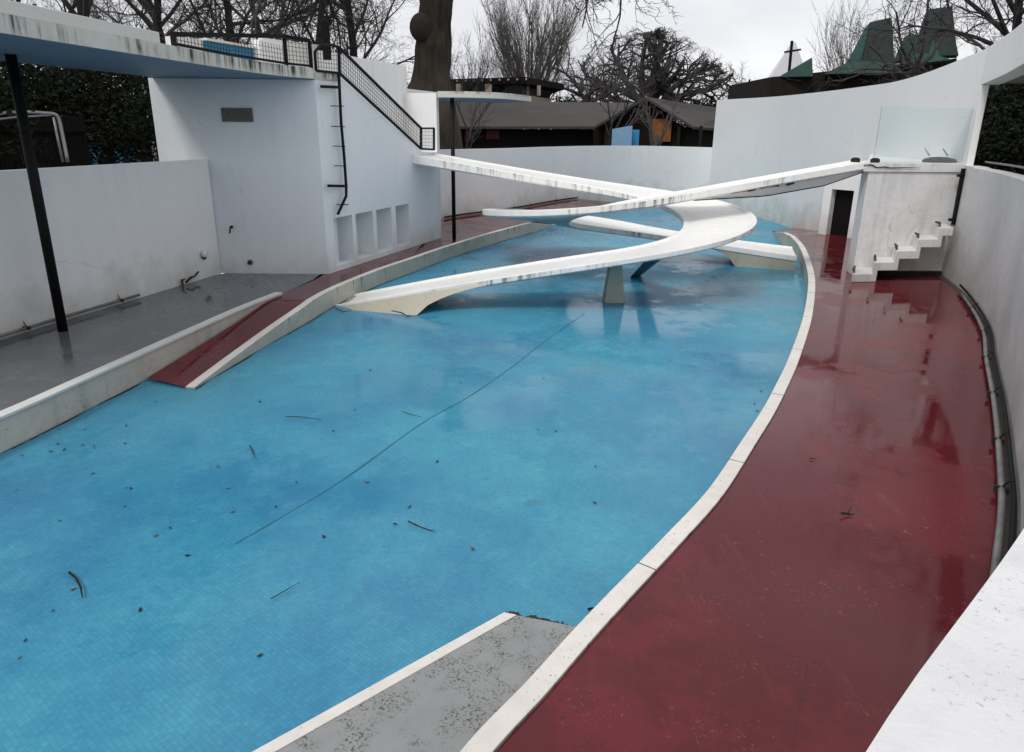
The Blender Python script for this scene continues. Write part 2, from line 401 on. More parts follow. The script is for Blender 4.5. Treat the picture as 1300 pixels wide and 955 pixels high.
# ---------------------------------------------------------------- floors
def curve2(pts, n=8): return cr([Vector(p) for p in pts], n)
KW = .13
KW = .125
KR_in = curve2([Vector(p) for p in ((-.62,1.55),(-.42,2.05),(-.18,2.46))]+[G(x_, y_, .02).to_2d() for x_, y_ in ((668,865),(728,799),(780,745),(843,681),(899,621),(941,560),(967,521),(984,490),(1002,452),(1020,400),(1026,357),(1022,332),(1014,312),(1003,299.5))], 6)
KR_out = offset(KR_in, KW)
def zslope_left(p):   # kerb + walkway climb out of the basin
    return -.3+.3*max(0, min(1, (p.y-7.45)/3.4))
def GS(px, py, dz=0.):
    z = 0.
    for _ in range(30): q = G(px, py, z); z = .5*z+.5*(zslope_left(q)+dz)
    return Vector((q.x, q.y))
KL_out = curve2([GS(235,491,.01), GS(255,476,.01), GS(300,443,.01), GS(342,413,.01), GS(380,387,.01), GS(417,365.5,.01)]+[G(x_, y_, .01).to_2d() for x_, y_ in ((472,343),(520,327),(563,312.5),(618,296),(671,282))])
def kerb(name, inner, z, label, tail=None, wid=KW, zb=-.3):
    outer = offset(inner, wid); n = len(inner); mb = MB(); vs = []
    for i in range(n):
        I, O = inner[i], outer[i]
        vs += [(I.x, I.y, zb), (I.x, I.y, z[i]), (O.x, O.y, z[i]), (O.x, O.y, zb)]
    fs = []
    for i in range(n-1):
        for k in range(4): fs.append((i*4+k, i*4+(k+1) % 4, i*4+4+(k+1) % 4, i*4+4+k))
    fs.append((0,1,2,3)); m = (n-1)*4; fs.append((m+3, m+2, m+1, m))
    mb.add(vs, fs); o = mb.build(name, M['kerb'], bevel=.008); tag(o, label, 'kerb'); return o
ke = KR_in[-1]
KR = KR_in+curve2([ke, (ke.x+.05,ke.y+.7), (ke.x+.3,ke.y+1.7), (ke.x+.6,ke.y+2.9)], 4)[1:]
zr = []
for p in KR:
    t = max(0, (p.y-19.2)/2.3); zr.append(.022-.31*min(1, t))
kr_o = kerb('pool_kerb', KR, zr, 'long curved white kerb between the blue basin and the red deck on the right')
mb = MB(); kk = resample(KR_in, 22); ko = offset(kk, KW)
for i in range(1, 21):
    if i % 2 or i > 12: mb.bar((kk[i].x, kk[i].y, .0225), (ko[i].x, ko[i].y, .0225), .007, .002)
jo = mb.build('joint', M['dirt'], None); jo.parent = kr_o
KE = KL_out[-1]
KL = KL_out+curve2([KE, (KE.x+.42,KE.y+.85),(1.35,22.9)], 4)[1:]
zl = []
for p in KL:
    z = zslope_left(p)+.0
    if p.y > 20.9: z -= .31*min(1, (p.y-20.9)/1.8)
    zl.append(max(z, -.29)+.012)
# deck side of the left kerb is KL; its pool face is KL offset to the right
kerb('pool_kerb', KL, zl, 'stained white kerb curving along the left side of the blue basin past the tower', wid=.12)
# basin floor
ENC = [p.copy() for p in LEFT]+[Vector((-6.4,13.1)),Vector((-4,18.))]+BACK+TALL[1:]+RIGHT[1:]
mb = MB(); c = Vector((1.2,13.5)); nE = len(ENC)
mb.add([(c.x, c.y, -.3)]+[(p.x*1.0, p.y, -.3) for p in ENC], [(0, 1+i, 1+(i+1) % nE) for i in range(nE)])
o = mb.build('pool_floor', M['tiles']); tag(o, kind='structure')
# outside ground, a ring that leaves the sunken enclosure open
EO = offset(ENC, -.1); mb = MB(); vs = []; rr = [0, 6, 40, 900]
for p in EO:
    d = (p-c).normalized()
    for q in rr: vs.append((p.x+d.x*q, p.y+d.y*q, 1.0))
mb.add(vs, [(i*4+k, i*4+k+1, ((i+1) % nE)*4+k+1, ((i+1) % nE)*4+k) for i in range(nE) for k in range(3)])
o = mb.build('ground', M['ground']); tag(o, kind='structure')
# right red deck
KRo = offset(KR_in, KW)
mb = MB(); na = 60
wallside = [p.copy() for p in reversed(RIGHT) if p.y > .2 and p.x > -.2]+[p.copy() for p in reversed(TALL) if p.y < 19.6]
wallside[-1] = Vector((9.12,19.5))
A_ = resample([Vector((-.62,1.4))]+KRo, na); B_ = resample([Vector((-.6,-.1))]+wallside[1:], na)
mb.strip([(p.x, p.y, 0.) for p in A_], [(p.x, p.y, 0.) for p in B_])
# sloping tip of the deck going down into the basin
mb.strip([(KRo[-1].x, KRo[-1].y, 0.), (9.12,19.5,0.)], [(8.2,21.8,-.296), (9.12,22.6,-.296)])
o = mb.build('red_deck', M['red']); tag(o, kind='structure')
# left red deck and ramped walkway
bp = [(-4.0,10.8),(-3.38,10.95),(-3.2,12.3),(-2.56,14.15),(-1.6,16.9),(-.6,19.0),(.2,20.6),(1.5,27.),(-.2,24.4),(-2.0,22.1),(-2.7,20.4),(-3.,18.),(-4.,13.4),(-5.,13.2),(-4.3,11.3)]
MB().add([(x_, y_, -.006) for x_, y_ in bp], [tuple(range(len(bp)))]).build('red_walkway_bed', M['red'])['kind'] = 'structure'
mb = MB()
deck_edge = [p for p in KL_out if p.y > 10.85]
towerside = [Vector((-4.02,10.86)),Vector((-3.70,12.4)),Vector((-3.70,13.1)),Vector((-3.65,13.3)),Vector((-2.15,17.7)),Vector((-2.3,18.6)),Vector((-2.7,20.4)),Vector((-1.9,22.2)),Vector((-.1,24.5)),Vector((1.6,27.3)),Vector((2.6,28.6))]
mb.strip([(p.x, p.y, .0) for p in resample(deck_edge, 50)], [(p.x, p.y, .0) for p in resample(towerside, 50)])
e = deck_edge[-1]
mb.strip([(e.x, e.y, 0), (2.6,28.6,0)], [(1.25,22.7,-.296), (4.7,30.1,-.296)])
# walkway sloping down: between retaining wall foot and kerb
sl_out = resample([p for p in KL_out if p.y <= 10.95], 24)
sl_in = resample([GS(187,480), GS(255,438), GS(308,404.5), GS(352,375.5)+Vector((-.02,-.1))], 24)
mb.strip([(p.x, p.y, zslope_left(p)+.001) for p in sl_out], [(p.x, p.y, zslope_left(p)+.001) for p in sl_in])
o = mb.build('red_walkway', M['red']); tag(o, kind='structure')
# grey floor + retaining wall
RW = curve2([(-5.6,3.6),(-5.22,4.9),(-4.92,6.07),(-4.75,7.04),(-4.53,8.34),(-4.22,10.14),(-3.96,11.2)])   # outer edge of the coping
mb = MB()
mb.strip([(p.x, p.y, .0) for p in resample(RW+[Vector((-3.66,12.4)), Vector((-3.62,12.98))], 40)],
         [(p.x, p.y, .0) for p in resample([Vector((-7.0,3.2))]+[p for p in LEFT if p.y > 3.4]+[Vector((-5.6,12.97)), Vector((-3.7,12.99))], 40)])
o = mb.build('grey_floor', M['grey']); tag(o, kind='structure')
rw = wall_mb(RW, .10, -.3, .03).build('retaining_wall', M['coping'], bevel=.01); tag(rw, 'low beige stained retaining wall with white coping beside the grey floor at the left', 'wall')
mb = wall_mb([p for p in offset(RW, -.012)], .135, .03, .055); cpm = weathered('coping paint', (.70,.70,.68), (.5,.49,.46), .5, .5, spots=.6)
co = mb.build('coping', cpm); co.parent = rw
# grey ramp with white edge near the camera
ga = [G(640,780,-.3), G(728,797,-.3)]
gd = (G(510,865,-.3)-G(640,780,-.3)).normalized()
gr = empty('concrete_ramp', (0,3.2,-.3), 'grey speckled concrete ramp with white edge strip at the bottom of the picture', 'ramp')
p0 = G(640,780,-.3); p1 = G(655,783,-.3); p2 = G(730,798,-.3)
L1 = 1.9
def gz(t): return -.3+.012+.16*t*L1/1.9
q0 = p0+gd*L1; q1 = p1+gd*L1; q2 = Vector((-1.02,1.62,-.3))
w_ = (p2-p0).normalized()
e0_, e1_ = p0, p0+w_*.085; f0_, f1_ = q0, q0+w_*.085
mb = MB().prism([tuple(f0_[:2]), tuple(f1_[:2]), tuple(e1_[:2]), tuple(e0_[:2])], -.3, [gz(1)+.006]*2+[gz(0)+.006]*2)
mb.build('edge_strip', M['kerb'], gr, bevel=.004)
kk_ = [p for p in KR_in if 1.56 < p.y < p2.y-.05]
tt = lambda p: max(0, min(1, (p.to_2d()-p1.to_2d()).dot(gd.to_2d())/L1))
ring = [(f1_.to_2d(), 1.)]+[(Vector((p.x+.03, p.y)), tt(p)) for p in kk_]+[(Vector((p2.x+.02, p2.y)), 0.), (e1_.to_2d(), 0.)]
mb = MB().prism([tuple(p) for p, t in ring], -.3, [gz(t) for p, t in ring])
mb.build('ramp_slab', M['greyslab'], gr)

# ---------------------------------------------------------------- the two interlocking spiral ramps
def ramp_curve(p, NN=97):
    cx,cy,sx,sy,a1,Dl,u1,u2,Ln,w0,wb,wE,z0,z1,z2,z3,sk,k1,k2,bank = p
    us = [i/(NN-1) for i in range(NN)]; x = y = 0.; out = []; inn = []
    ys = [z0,z1,z2,z3]; xs = [0,1/3,2/3,1]
    for i, u in enumerate(us):
        t = min(1, max(0, (u-u1)/(u2-u1))); h = a1-Dl*(t*t*(3-2*t))-k1*min(u, u1)-k2*max(u-u2, 0)
        um = (u1+u2)/2; g = math.exp(-((u-um)/(.45*(u2-u1)))**2)
        w = w0+(wE-w0)*min(1, max(0, (u-u2)/(1-u2)))+wb*g; off = sk*g
        nx, ny = -math.sin(h), math.cos(h)
        z = 0
        for a in range(4):
            l = 1
            for b in range(4):
                if b != a: l *= (u-xs[b])/(xs[a]-xs[b])
            z += ys[a]*l
        out.append(Vector((x+sx+nx*(w/2+off), y+sy+ny*(w/2+off), z+g*bank)))
        inn.append(Vector((x+sx-nx*(w/2-off), y+sy-ny*(w/2-off), z-g*bank)))
        x += math.cos(h)*Ln/(NN-1); y += math.sin(h)*Ln/(NN-1)
    return us, out, inn
PA = [2.05,14.27,-2.1401,16.9,-.3583,2.9427,.2674,.7185,15.6636,1.2242,.1122,.8131,2.1222,1.4382,.6981,-.2777,-.1559,-.3568,-.0095,.0674]
PB = [2.05,14.27,-2.5891,14.8598,.0115,3.3144,.2572,.756,14.1359,.6346,1.3046,1.3837,2.1906,1.3254,.5637,.0446,.2061,.1342,.4139,.0768]
usA, Ao, Ai = ramp_curve(PA)
usB, Bo, Bi = ramp_curve(PB)
flip = lambda l: [Vector((2*2.05-v.x, 2*14.27-v.y, v.z)) for v in l]
d_ = (Ao[-1]-Ao[-2]).normalized()
for l_, k_e in ((Ao, .12), (Ai, .62)): q_ = l_[-1]+d_*k_e; q_.z = -.288; l_.append(q_)
usA.append(1.02)
Bo = flip(Bo); Bi = flip(Bi)
def ramp_slab(us, o_, i_, th, mb=None):
    mb = MB(); uv = []; n = len(us); K = 8
    s = 0
    for j in range(n):
        if j: s += (o_[j]-o_[j-1]).length
        O, I = o_[j], i_[j]; t = th(us[j]); w = (I-O); W = w.length; wn = w/W; lip = min(.05, W*.1)
        dn = Vector((0,0,1))
        ring = [(O, 0), (O+wn*lip, 0), (O+wn*lip*2.2-dn*.03, 0), (I-wn*lip*2.2-dn*.03, 0), (I-wn*lip, 0), (I, 0), (I-dn*t, t), (I-dn*(t+.03)-wn*.09, t+.03), (O-dn*(t+.03)+wn*.09, t+.03), (O-dn*t, t)]
        for q, v in ring: mb.v.append(tuple(q)); uv.append((s, v))
    K = 10
    for j in range(n-1):
        for k in range(K):
            mb.f.append((j*K+k, j*K+(k+1) % K, (j+1)*K+(k+1) % K, (j+1)*K+k))
    mb.f.append(tuple(range(K))); mb.f.append(tuple((n-1)*K+k for k in range(K-1, -1, -1)))
    mb.uv = uv; return mb
def thA(u): return .19-.10*min(1, u/.45) if u < .45 else .09+.03*max(0, u-.6)
ra = empty('spiral_ramp', (1.6,14,-.3), 'white curling ramp from the tower, round the bright wide bend, down to the left kerb', 'ramp', 'interlocking concrete ramps over the basin')
ramp_slab(usA, Ao, Ai, thA).build('ramp_deck', M['rampside'], ra, bevel=.012)
def plinth(us, o_, i_, ustart, flare=0., AL=.075):
    # solid foot below the slab with a concave arch towards the span
    mb = MB(); n = len(us); idx = [j for j in range(n) if us[j] >= ustart-AL]
    vs = []; zt = []
    for j in idx:
        u = us[j]; O, I = o_[j], i_[j]; w = (I-O).normalized()
        top = min(O.z, I.z)-.035
        if u >= ustart: b = -.3
        else:
            t = (ustart-u)/AL; b = -.3+(top-.05+.3)*math.sqrt(max(0, 1-(1-min(1, t))**2.2))
            b = min(b, top-.01)
        top = max(top, -.298)
        fl = flare*(.4+.6*min(1, (1-u)/(1-ustart)))*max(0, (top-b))/max(.05, top+.3)
        for P_, q in ((O+w*.02, top), (I-w*.02, top), (I-w*.02, b), (O+w*(.02-fl), b)): vs.append((P_.x, P_.y, q))
    m_ = len(idx); fs = []
    for j in range(m_-1):
        for k in range(4): fs.append((j*4+k, j*4+(k+1) % 4, j*4+4+(k+1) % 4, j*4+4+k))
    fs.append((0,1,2,3)); fs.append(tuple((m_-1)*4+k for k in (3,2,1,0)))
    mb.add(vs, fs); return mb
plinth(usA, Ao, Ai, .905, .48).build('foot', M['plinth'], ra)
# pier under the low arm
pb = [G(766,384,-.3), G(792,383,-.3)]
cx_, cy_ = (pb[0].x+pb[1].x)/2, pb[0].y+.12
mb = MB(); vs = []
for z, hw, hd in ((-.3,.185,.17), (.58,.085,.13)):
    for sx, sy in ((-1,-1),(1,-1),(1,1),(-1,1)): vs.append((cx_+sx*hw, cy_+sy*hd-.02, z))
mb.add(vs, [(3,2,1,0),(4,5,6,7),(0,1,5,4),(1,2,6,5),(2,3,7,6),(3,0,4,7)])
mb.build('pier', M['plinth'], ra, bevel=.01)
# inclined teal strut carrying the bend
s0 = G(800,352,-.3); s1 = G(808,352,-.3); t0 = G(826,323,.60); t1 = G(845,322,.60)
mb = MB(); th_ = Vector((.12,.16,0))
vs = [s0, s1, s1+th_, s0+th_, t0, t1, t1+th_, t0+th_]
mb.add(vs, [(3,2,1,0),(4,5,6,7),(0,1,5,4),(1,2,6,5),(2,3,7,6),(3,0,4,7)]); mb.build('strut', M['teal'], ra)
rb = empty('spiral_ramp', (2.2,15,-.3), 'white curling ramp from the balcony, round the far left bend, down to the right kerb', 'ramp', 'interlocking concrete ramps over the basin')
thB = lambda u: .13 if u < .3 else .12
ramp_slab(usB, Bo, Bi, thB).build('ramp_deck', M['rampside'], rb, bevel=.012)
plinth(usB, Bo, Bi, .905, 0).build('foot', M['plinth'], rb)
# downstand web with broken, spalled edge below the upper arm
jj = [j for j in range(len(usB)) if usB[j] <= .235]
vs = []; fs = []; rnd = random.Random(4)
for q, j in enumerate(jj):
    u = usB[j]; O, I = Bo[j], Bi[j]; w = (I-O).normalized(); z = O.z-.12; dep = .20*min(1, (.25-u)/.12)*min(1, .35+u/.08)
    for P_, zz in ((O+w*.10, z), (I-w*.08, z), (I-w*.12, z-dep), (O+w*.15, z-dep)): vs.append((P_.x, P_.y, zz))
for q in range(len(jj)-1):
    for k in range(4): fs.append((q*4+k, q*4+(k+1) % 4, q*4+4+(k+1) % 4, q*4+4+k))
fs += [(0,1,2,3), tuple((len(jj)-1)*4+k for k in (3,2,1,0))]
mb = MB(); mb.add(vs, fs); mb.build('downstand', M['ramp'], rb)
# spalled patches: shallow broken hollows showing dark bars
for a, b, dz in ((925,965,0),(965,993,0),(1000,1006,-.02)):
    mb = MB(); top = []; bot = []
    for k in range(9):
        x_ = a+(b-a)*k/8; j = min(range(len(usB)), key=lambda j: abs((CX+F*(Bo[j].x)/(Bo[j].y*math.cos(PT)-(Bo[j].z-EYE)*math.sin(PT)))-x_)+(1000 if usB[j] > .4 else 0))
        O, I = Bo[j], Bi[j]; w = (I-O).normalized(); pz = O.z-.145+dz
        h = rnd.uniform(.015,.04)*(1 if 0 < k < 8 else .2)
        base = O+w*.088
        top.append((base.x, base.y, pz)); bot.append((base.x, base.y-.01, pz-h))
    n_ = 9
    mb.strip(top, bot)
    o = mb.build('spalled_patch', M['dirt'], rb)
    sm = o.modifiers.new('s', 'SOLIDIFY'); sm.thickness = .02
cable = [Bo[j]+Vector((0,-.03,0)) for j in jj]
mb = MB(); pts = []
for q, j in enumerate(jj):
    u = usB[j]; dep = .20*min(1, (.25-u)/.12)*min(1, .35+u/.08); w = (Bi[j]-Bo[j]).normalized()
    pts.append(Bo[j]+w*.13+Vector((0,0,-.13-dep)))
mb.tube(pts, .012, 6); o = mb.build('cable', M['black']); tag(o, 'thin black cable slung along the underside of the ramp from the balcony', 'cable')

# ---------------------------------------------------------------- tower
tx = empty('tower', (-4.5,14,0), 'white tower with slanting stair top and four square niches, behind the ladder', 'building')
fa = Vector((-3.46,13.22)); fb = Vector((-1.86,17.72)); fd = (fb-fa).normalized(); fn = Vector((fd.y, -fd.x))  # fn: out of the face, towards the basin
FL = (fb-fa).length
def FP(s, off, z): p = fa+fd*s+fn*off; return Vector((p.x, p.y, z))
# main block under / beside the canopy
mb = MB().prism([(-6.5,12.95),(-3.55,12.98),tuple(FP(-.001,0,0)[:2]),tuple(FP(0,-.25,0)[:2]),tuple(FP(.5,-.25,0)[:2]),tuple(FP(.5,-2.9,0)[:2]),(-6.45,14.2)], 0, 3.505)
mb.build('front_block', M['tower'], tx)
mb = MB().prism([(-4.3,13.0),(-3.55,12.985),tuple(FP(-.001,0,0)[:2]),tuple(FP(.52,0,0)[:2]),tuple(FP(.52,-.9,0)[:2])], 3.508, 3.67)
mb.build('roof_slab', M['fascia'], tx)
# side wall: built from piers, sill, head so that the niches are real recesses
ns = [((423.5,280),(447,274.5)),((451,273),(473,267)),((477.5,265.5),(496.5,262)),((502,261),(519,256.5))]
S = []
for a, b in ns:
    pa = online(a, fa, fb); pb_ = online(b, fa, fb)
    S.append(((Vector(pa[:2])-fa).dot(fd), (Vector(pb_[:2])-fa).dot(fd)))
zs0, zs1 = .10, 1.03; DN = .38
def fbox(mb, s0, s1, z0, z1, o0=-DN, o1=0.):
    vs = [FP(s0,o1,z0),FP(s1,o1,z0),FP(s1,o0,z0),FP(s0,o0,z0),FP(s0,o1,z1),FP(s1,o1,z1),FP(s1,o0,z1),FP(s0,o0,z1)]
    mb.add(vs, [(3,2,1,0),(4,5,6,7),(0,1,5,4),(1,2,6,5),(2,3,7,6),(3,0,4,7)])
mb = MB()
fbox(mb, 0, FL, 0, zs0)
prev = 0
for a, b in S:
    fbox(mb, prev, a, zs0, zs1); prev = b
fbox(mb, prev, FL, zs0, zs1)
# head with the stair slope on top
prof = [(0,zs1),(FL,zs1),(FL,2.13),(3.82,2.16),(.52,3.60),(.0,3.505)]
vs = [FP(s,0,z) for s, z in prof]+[FP(s,-DN,z) for s, z in prof]; n = len(prof)
mb.add(vs, [tuple(range(n-1,-1,-1)), tuple(range(n,2*n))]+[(i,(i+1)%n,n+(i+1)%n,n+i) for i in range(n)])
mb.build('side_wall', M['tower'], tx)
for a, b in S:
    mb = MB(); fbox(mb, a-.03, b+.03, zs0-.03, zs1+.03, -DN-.05, -DN-.002)
    mb.build('niche_back', M['tower'], tx)
# inner solid with steps and the tall rear wall of the stair
mb = MB(); nst = 9
for k in range(nst):
    s0_ = .52+(3.82-.52)*k/nst; s1_ = .52+(3.82-.52)*(k+1)/nst; z_ = 3.5-(3.5-2.12)*(k+1)/nst
    fbox(mb, s0_, s1_, 1.2, z_, -.95, -DN-.003)
fbox(mb, 3.823, FL, 0, 2.12, -.95, -DN-.003)
mb.build('stair_steps', M['oldwall'], tx)
mb = MB()
def fb2(s0, s1, z0, z1, mat_=None): fbox(mb, s0, s1, z0, z1, -1.12, -.953)
ra_, rb_ = fa-fn*.953, fb-fn*.953
w1 = online((516,82), ra_, rb_); w0_ = online((440,73), ra_, rb_); w2 = online((556,118), ra_, rb_); w3 = online((516,112), ra_, rb_)
sw = lambda w: (w.to_2d()-ra_).dot(fd)
fb2(-.45, sw(w1), 0, (w1.z+w0_.z)/2); fb2(sw(w1)+.003, sw(w2), 0, (w2.z+w3.z)/2)
mb.build('rear_stair_wall', M['wall'], tx)
mb = MB(); fbox(mb, FL+.003, FL+.14, 0, 3.53, -1.0, -.06); mb.build('end_pier', M['wall'], tx)
mb = MB(); fbox(mb, .53, FL+.003, 0, 1.3, -.94, -DN-.06); mb.build('core', M['wall'], tx)
# chimney-like dark box
pc = D(414.5,60,14.6)
mb = MB(); mb.box((pc.x, pc.y, 4.28), (.075,.075,.34), .2); o = mb.build('vent_post', M['timber'], bevel=.01); tag(o, 'square dark brown vent post standing on the tower beside the railing', 'vent')
# plaque
mb = MB(); a = (-5.245,12.93); 
def FR(px, py, off=0.): r = ray(px, py); t = (12.962-off)/r[1]; return Vector((r[0]*t, r[1]*t, EYE+r[2]*t))
p = FR(281,137); q = FR(322,155)
mb.box(((p.x+q.x)/2, 12.945, (p.z+q.z)/2), ((q.x-p.x)/2, .012, (p.z-q.z)/2)); o = mb.build('plaque', M['bronze'], bevel=.004); tag(o, 'small rectangular bronze plaque fixed high on the tower wall', 'plaque')
# worn lettering lines on the plaque, too eroded to read
# tap and drain on the wall
tp = FR(295,290); e = empty('wall_tap', tp, 'small dark tap on the tower wall above the round outlet', 'tap')
MB().ball((tp.x, 12.93, tp.z+.03), .03).build('knob', M['black'], e); MB().tube([(tp.x,12.95,tp.z+.03),(tp.x,12.86,tp.z+.02),(tp.x-.01,12.84,tp.z-.08)], .014, 6).build('spout', M['black'], e)
dp = FR(318,333); mb = MB(); mb.tube([(dp.x,12.96,dp.z),(dp.x,12.92,dp.z)], [.055,.05], 16); o = mb.build('outlet', M['pipe']); tag(o, 'round grey drain outlet low on the tower wall', 'drain')
MB().tube([(dp.x,12.925,dp.z),(dp.x,12.915,dp.z)], .028, 12).build('hole', M['black'], None).parent = o

# ladder on the side wall
ld = empty('ladder', (-3.2,13.7,1.2), 'black single rail ladder on the tower side with short rungs and bent foot', 'ladder')
def onf(px, py, off=.10):
    a2 = fa+fn*off; b2 = fb+fn*off; v = online((px, py), a2, b2); return Vector(v)
pts = [onf(430,92), onf(433,155), onf(437,200), onf(439.5,237), onf(439.5,249), onf(429,272)]
MB().tube(pts, .028, 8).build('rail', M['black'], ld)
for a, b, w in (((408,110),(431,111),.05),((420,134.5),(436,135),.016),((421,160.5),(437.5,161),.016),((423,185.5),(438,186),.016),((424.5,210.5),(439.5,211),.016),((417,236),(440,236.5),.05),((428,260),(442,260),.018)):
    MB().bar(onf(*a), onf(*b), w).build('rung', M['black'], ld)
# ---------------------------------------------------------------- canopy at left with its railing
cn = empty('canopy', (-5,10,3.5), 'curved concrete canopy with blue soffit and mossy white fascia at upper left', 'canopy')
CE = [(-5.3,5.0),(-4.98,6.2),(-4.85,6.95),(-4.74,7.75),(-4.62,8.6),(-4.40,10.1),(-4.12,11.75),(-3.86,12.45),(-3.56,12.95)]
CE = curve2(CE, 5)
CB = V2([(-3.6,13.4),(-6.45,13.2),(-6.38,12.6),(-6.55,11.5),(-6.85,10.2),(-7.3,8.4),(-7.4,5.0)])
poly = [tuple(p) for p in CE]+[tuple(p) for p in CB]
MB().prism([p for p in poly], 3.52, 3.70).build('slab', M['fascia'], cn)
ins = [tuple(p) for p in offset(CE, -.02)]+[tuple(p) for p in CB]
MB().prism(ins, 3.512, 3.518).build('soffit', M['soffit'], cn)
def CEat(px, py0=60):
    best = None
    for p in resample(CE, 400):
        u = CX+F*p.x/(p.y*math.cos(PT)+.9*math.sin(PT)*-1*-1) 
        r = ray(px, 88); e_ = abs(p.x/p.y-r[0]/r[1])
        if best is None or e_ < best[0]: best = (e_, p)
    return best[1]
pe = CEat(227)
CP = [p for p in offset(CE, -.03) if p.y < pe.y]
wall_mb(CP, -.10, 3.702, [D(132,24,CEat(132).length).z if p.y < CEat(132).y else D(132,24,CEat(132).length).z for p in CP]).build('parapet', M['parapet'], cn, bevel=.006)
# blue panel and white upstands on the roof
def quad_thing(name, m, pts, d0, d1, zb, label, cat, th=.12):
    a = D(*pts[0], d0); b = D(*pts[1], d1); dr = (b-a).to_2d().normalized(); nn = Vector((-dr.y, dr.x))*th
    mb = MB(); vs = [(a.x,a.y,zb),(b.x,b.y,zb),(b.x+nn.x,b.y+nn.y,zb),(a.x+nn.x,a.y+nn.y,zb),(a.x,a.y,a.z),(b.x,b.y,b.z),(b.x+nn.x,b.y+nn.y,b.z),(a.x+nn.x,a.y+nn.y,a.z)]
    mb.add(vs, [(3,2,1,0),(4,5,6,7),(0,1,5,4),(1,2,6,5),(2,3,7,6),(3,0,4,7)]); o = mb.build(name, m); return tag(o, label, cat)
o = quad_thing('upstand', M['parapet'], [(218,46),(256.5,50)], 12.6, 13.2, 3.702, 'short white upstand on the canopy roof left of the blue panel', 'upstand')
o = quad_thing('blue_panel', M['bluepanel'], [(256.5,51.5),(332,64.5)], 13.25, 14.1, 3.702, 'dark blue panel with white top edge on the canopy roof behind the mesh railing', 'panel')
qa = D(256.5,49.5,13.25); qb = D(332,62.5,14.1)
mb = MB(); mb.bar(qa+Vector((0,.05,.0)), qb+Vector((0,.05,0)), .18, .035); e = mb.build('edge_strip', M['parapet'], None); e.parent = o
o = quad_thing('upstand', M['parapet'], [(332.5,48),(404,57)], 14.1, 14.9, 3.70, 'long white upstand on the roof between the blue panel and the vent post', 'upstand')
# railing on the canopy edge
def mesh_panel(a, b, h0, h1, name, parent, step=.075, wire=.003):
    mb = MB(); Ln = (b-a).length; n = max(2, int(Ln/step))
    for k in range(1, n):
        t = k/n; p = a.lerp(b, t); mb.bar(p+Vector((0,0,h0)), p+Vector((0,0,h1)), wire*2)
    m_ = int((h1-h0)/step)
    for k in range(1, m_+1):
        z = h0+(h1-h0)*k/(m_+1); mb.bar(a+Vector((0,0,z)), b+Vector((0,0,z)), wire*2)
    return mb.build(name, M['black'], parent)
rl = empty('railing', (-4.2,11.5,3.7), 'black framed wire mesh railing along the canopy edge', 'railing')
RP = [CEat(228), CEat(300), CEat(366), CEat(398)]
RZ = [D(x_, y_, p.length).z for (x_, y_), p in zip(((228,44),(300,45),(366,46.5),(398,52)), RP)]; RB = 3.73
R3 = [Vector((p.x-.03, p.y, 0)) for p in RP]
mb = MB()
for i in range(3): mb.bar(R3[i]+Vector((0,0,RZ[i])), R3[i+1]+Vector((0,0,RZ[i+1])), .06)
mb.build('top_rail', M['black'], rl)
mb = MB()
for i in range(3): mb.bar(R3[i]+Vector((0,0,RB)), R3[i+1]+Vector((0,0,RB)), .035)
mb.build('bottom_rail', M['black'], rl)
for i in (0,2,3): MB().bar(R3[i]+Vector((0,0,3.69)), R3[i]+Vector((0,0,RZ[i])), .055).build('post', M['black'], rl)
for i in range(3): mesh_panel(R3[i], R3[i+1], RB, min(RZ[i], RZ[i+1]), 'wire_mesh', rl)
# stair railing on the side wall
sr = empty('stair_railing', (-3,15,3), 'black wire mesh railing sloping down the tower stair to the ramp', 'railing')
Z0 = lambda q: onf(q[0], q[1], .02)
a0, a1 = Z0((404,55)), Z0((404.5,91)); 
a0 = Vector((-3.53,13.03,4.09)); a1 = Vector((-3.53,13.03,3.66))
b0, b1 = Z0((430,60)), Z0((431,93)); c0, c1 = Z0((534.5,163)), Z0((534.5,189)); d0, d1 = Z0((551,163)), Z0((551,190))
mb = MB()
arc = [a1+Vector((0,0,.0)), a0+Vector((0,0,-.12)), a0.lerp(b0,.25)+Vector((0,0,.0)), a0.lerp(b0,.7)+Vector((0,0,.02)), b0]
mb.tube(arc, .026, 8); mb.bar(b0, c0, .045); mb.bar(c0, d0, .04)
mb.build('top_rail', M['black'], sr)
mb = MB(); mb.bar(a1, b1, .04); mb.bar(b1, c1, .045); mb.bar(c1, d1, .045); mb.build('bottom_rail', M['black'], sr)
for p, q in ((b0, b1), (c0, c1), (d0, d1)): MB().bar(p, q, .05).build('post', M['black'], sr)
def mesh_quad(a0, a1, b0, b1, step=.075):
    mb = MB(); n = max(2, int((b0-a0).to_2d().length/step))
    for k in range(1, n): t = k/n; mb.bar(a1.lerp(b1, t), a0.lerp(b0, t), .006)
    m_ = 5
    for k in range(1, m_+1): t = k/(m_+1); mb.bar(a1.lerp(a0, t), b1.lerp(b0, t), .006)
    mb.build('wire_mesh', M['black'], sr)
mesh_quad(a0, a1, b0, b1); mesh_quad(b0, b1, c0, c1); mesh_quad(c0, c1, d0, d1)
# poles
o = MB().tube([(-6.15,8.99,0),(-6.15,8.99,3.51)], .062, 16).build('canopy_pole', M['black'], smooth=True, loc=(-6.15,8.99,0)); tag(o, 'thick black steel pole standing on the grey floor under the left canopy', 'pole')
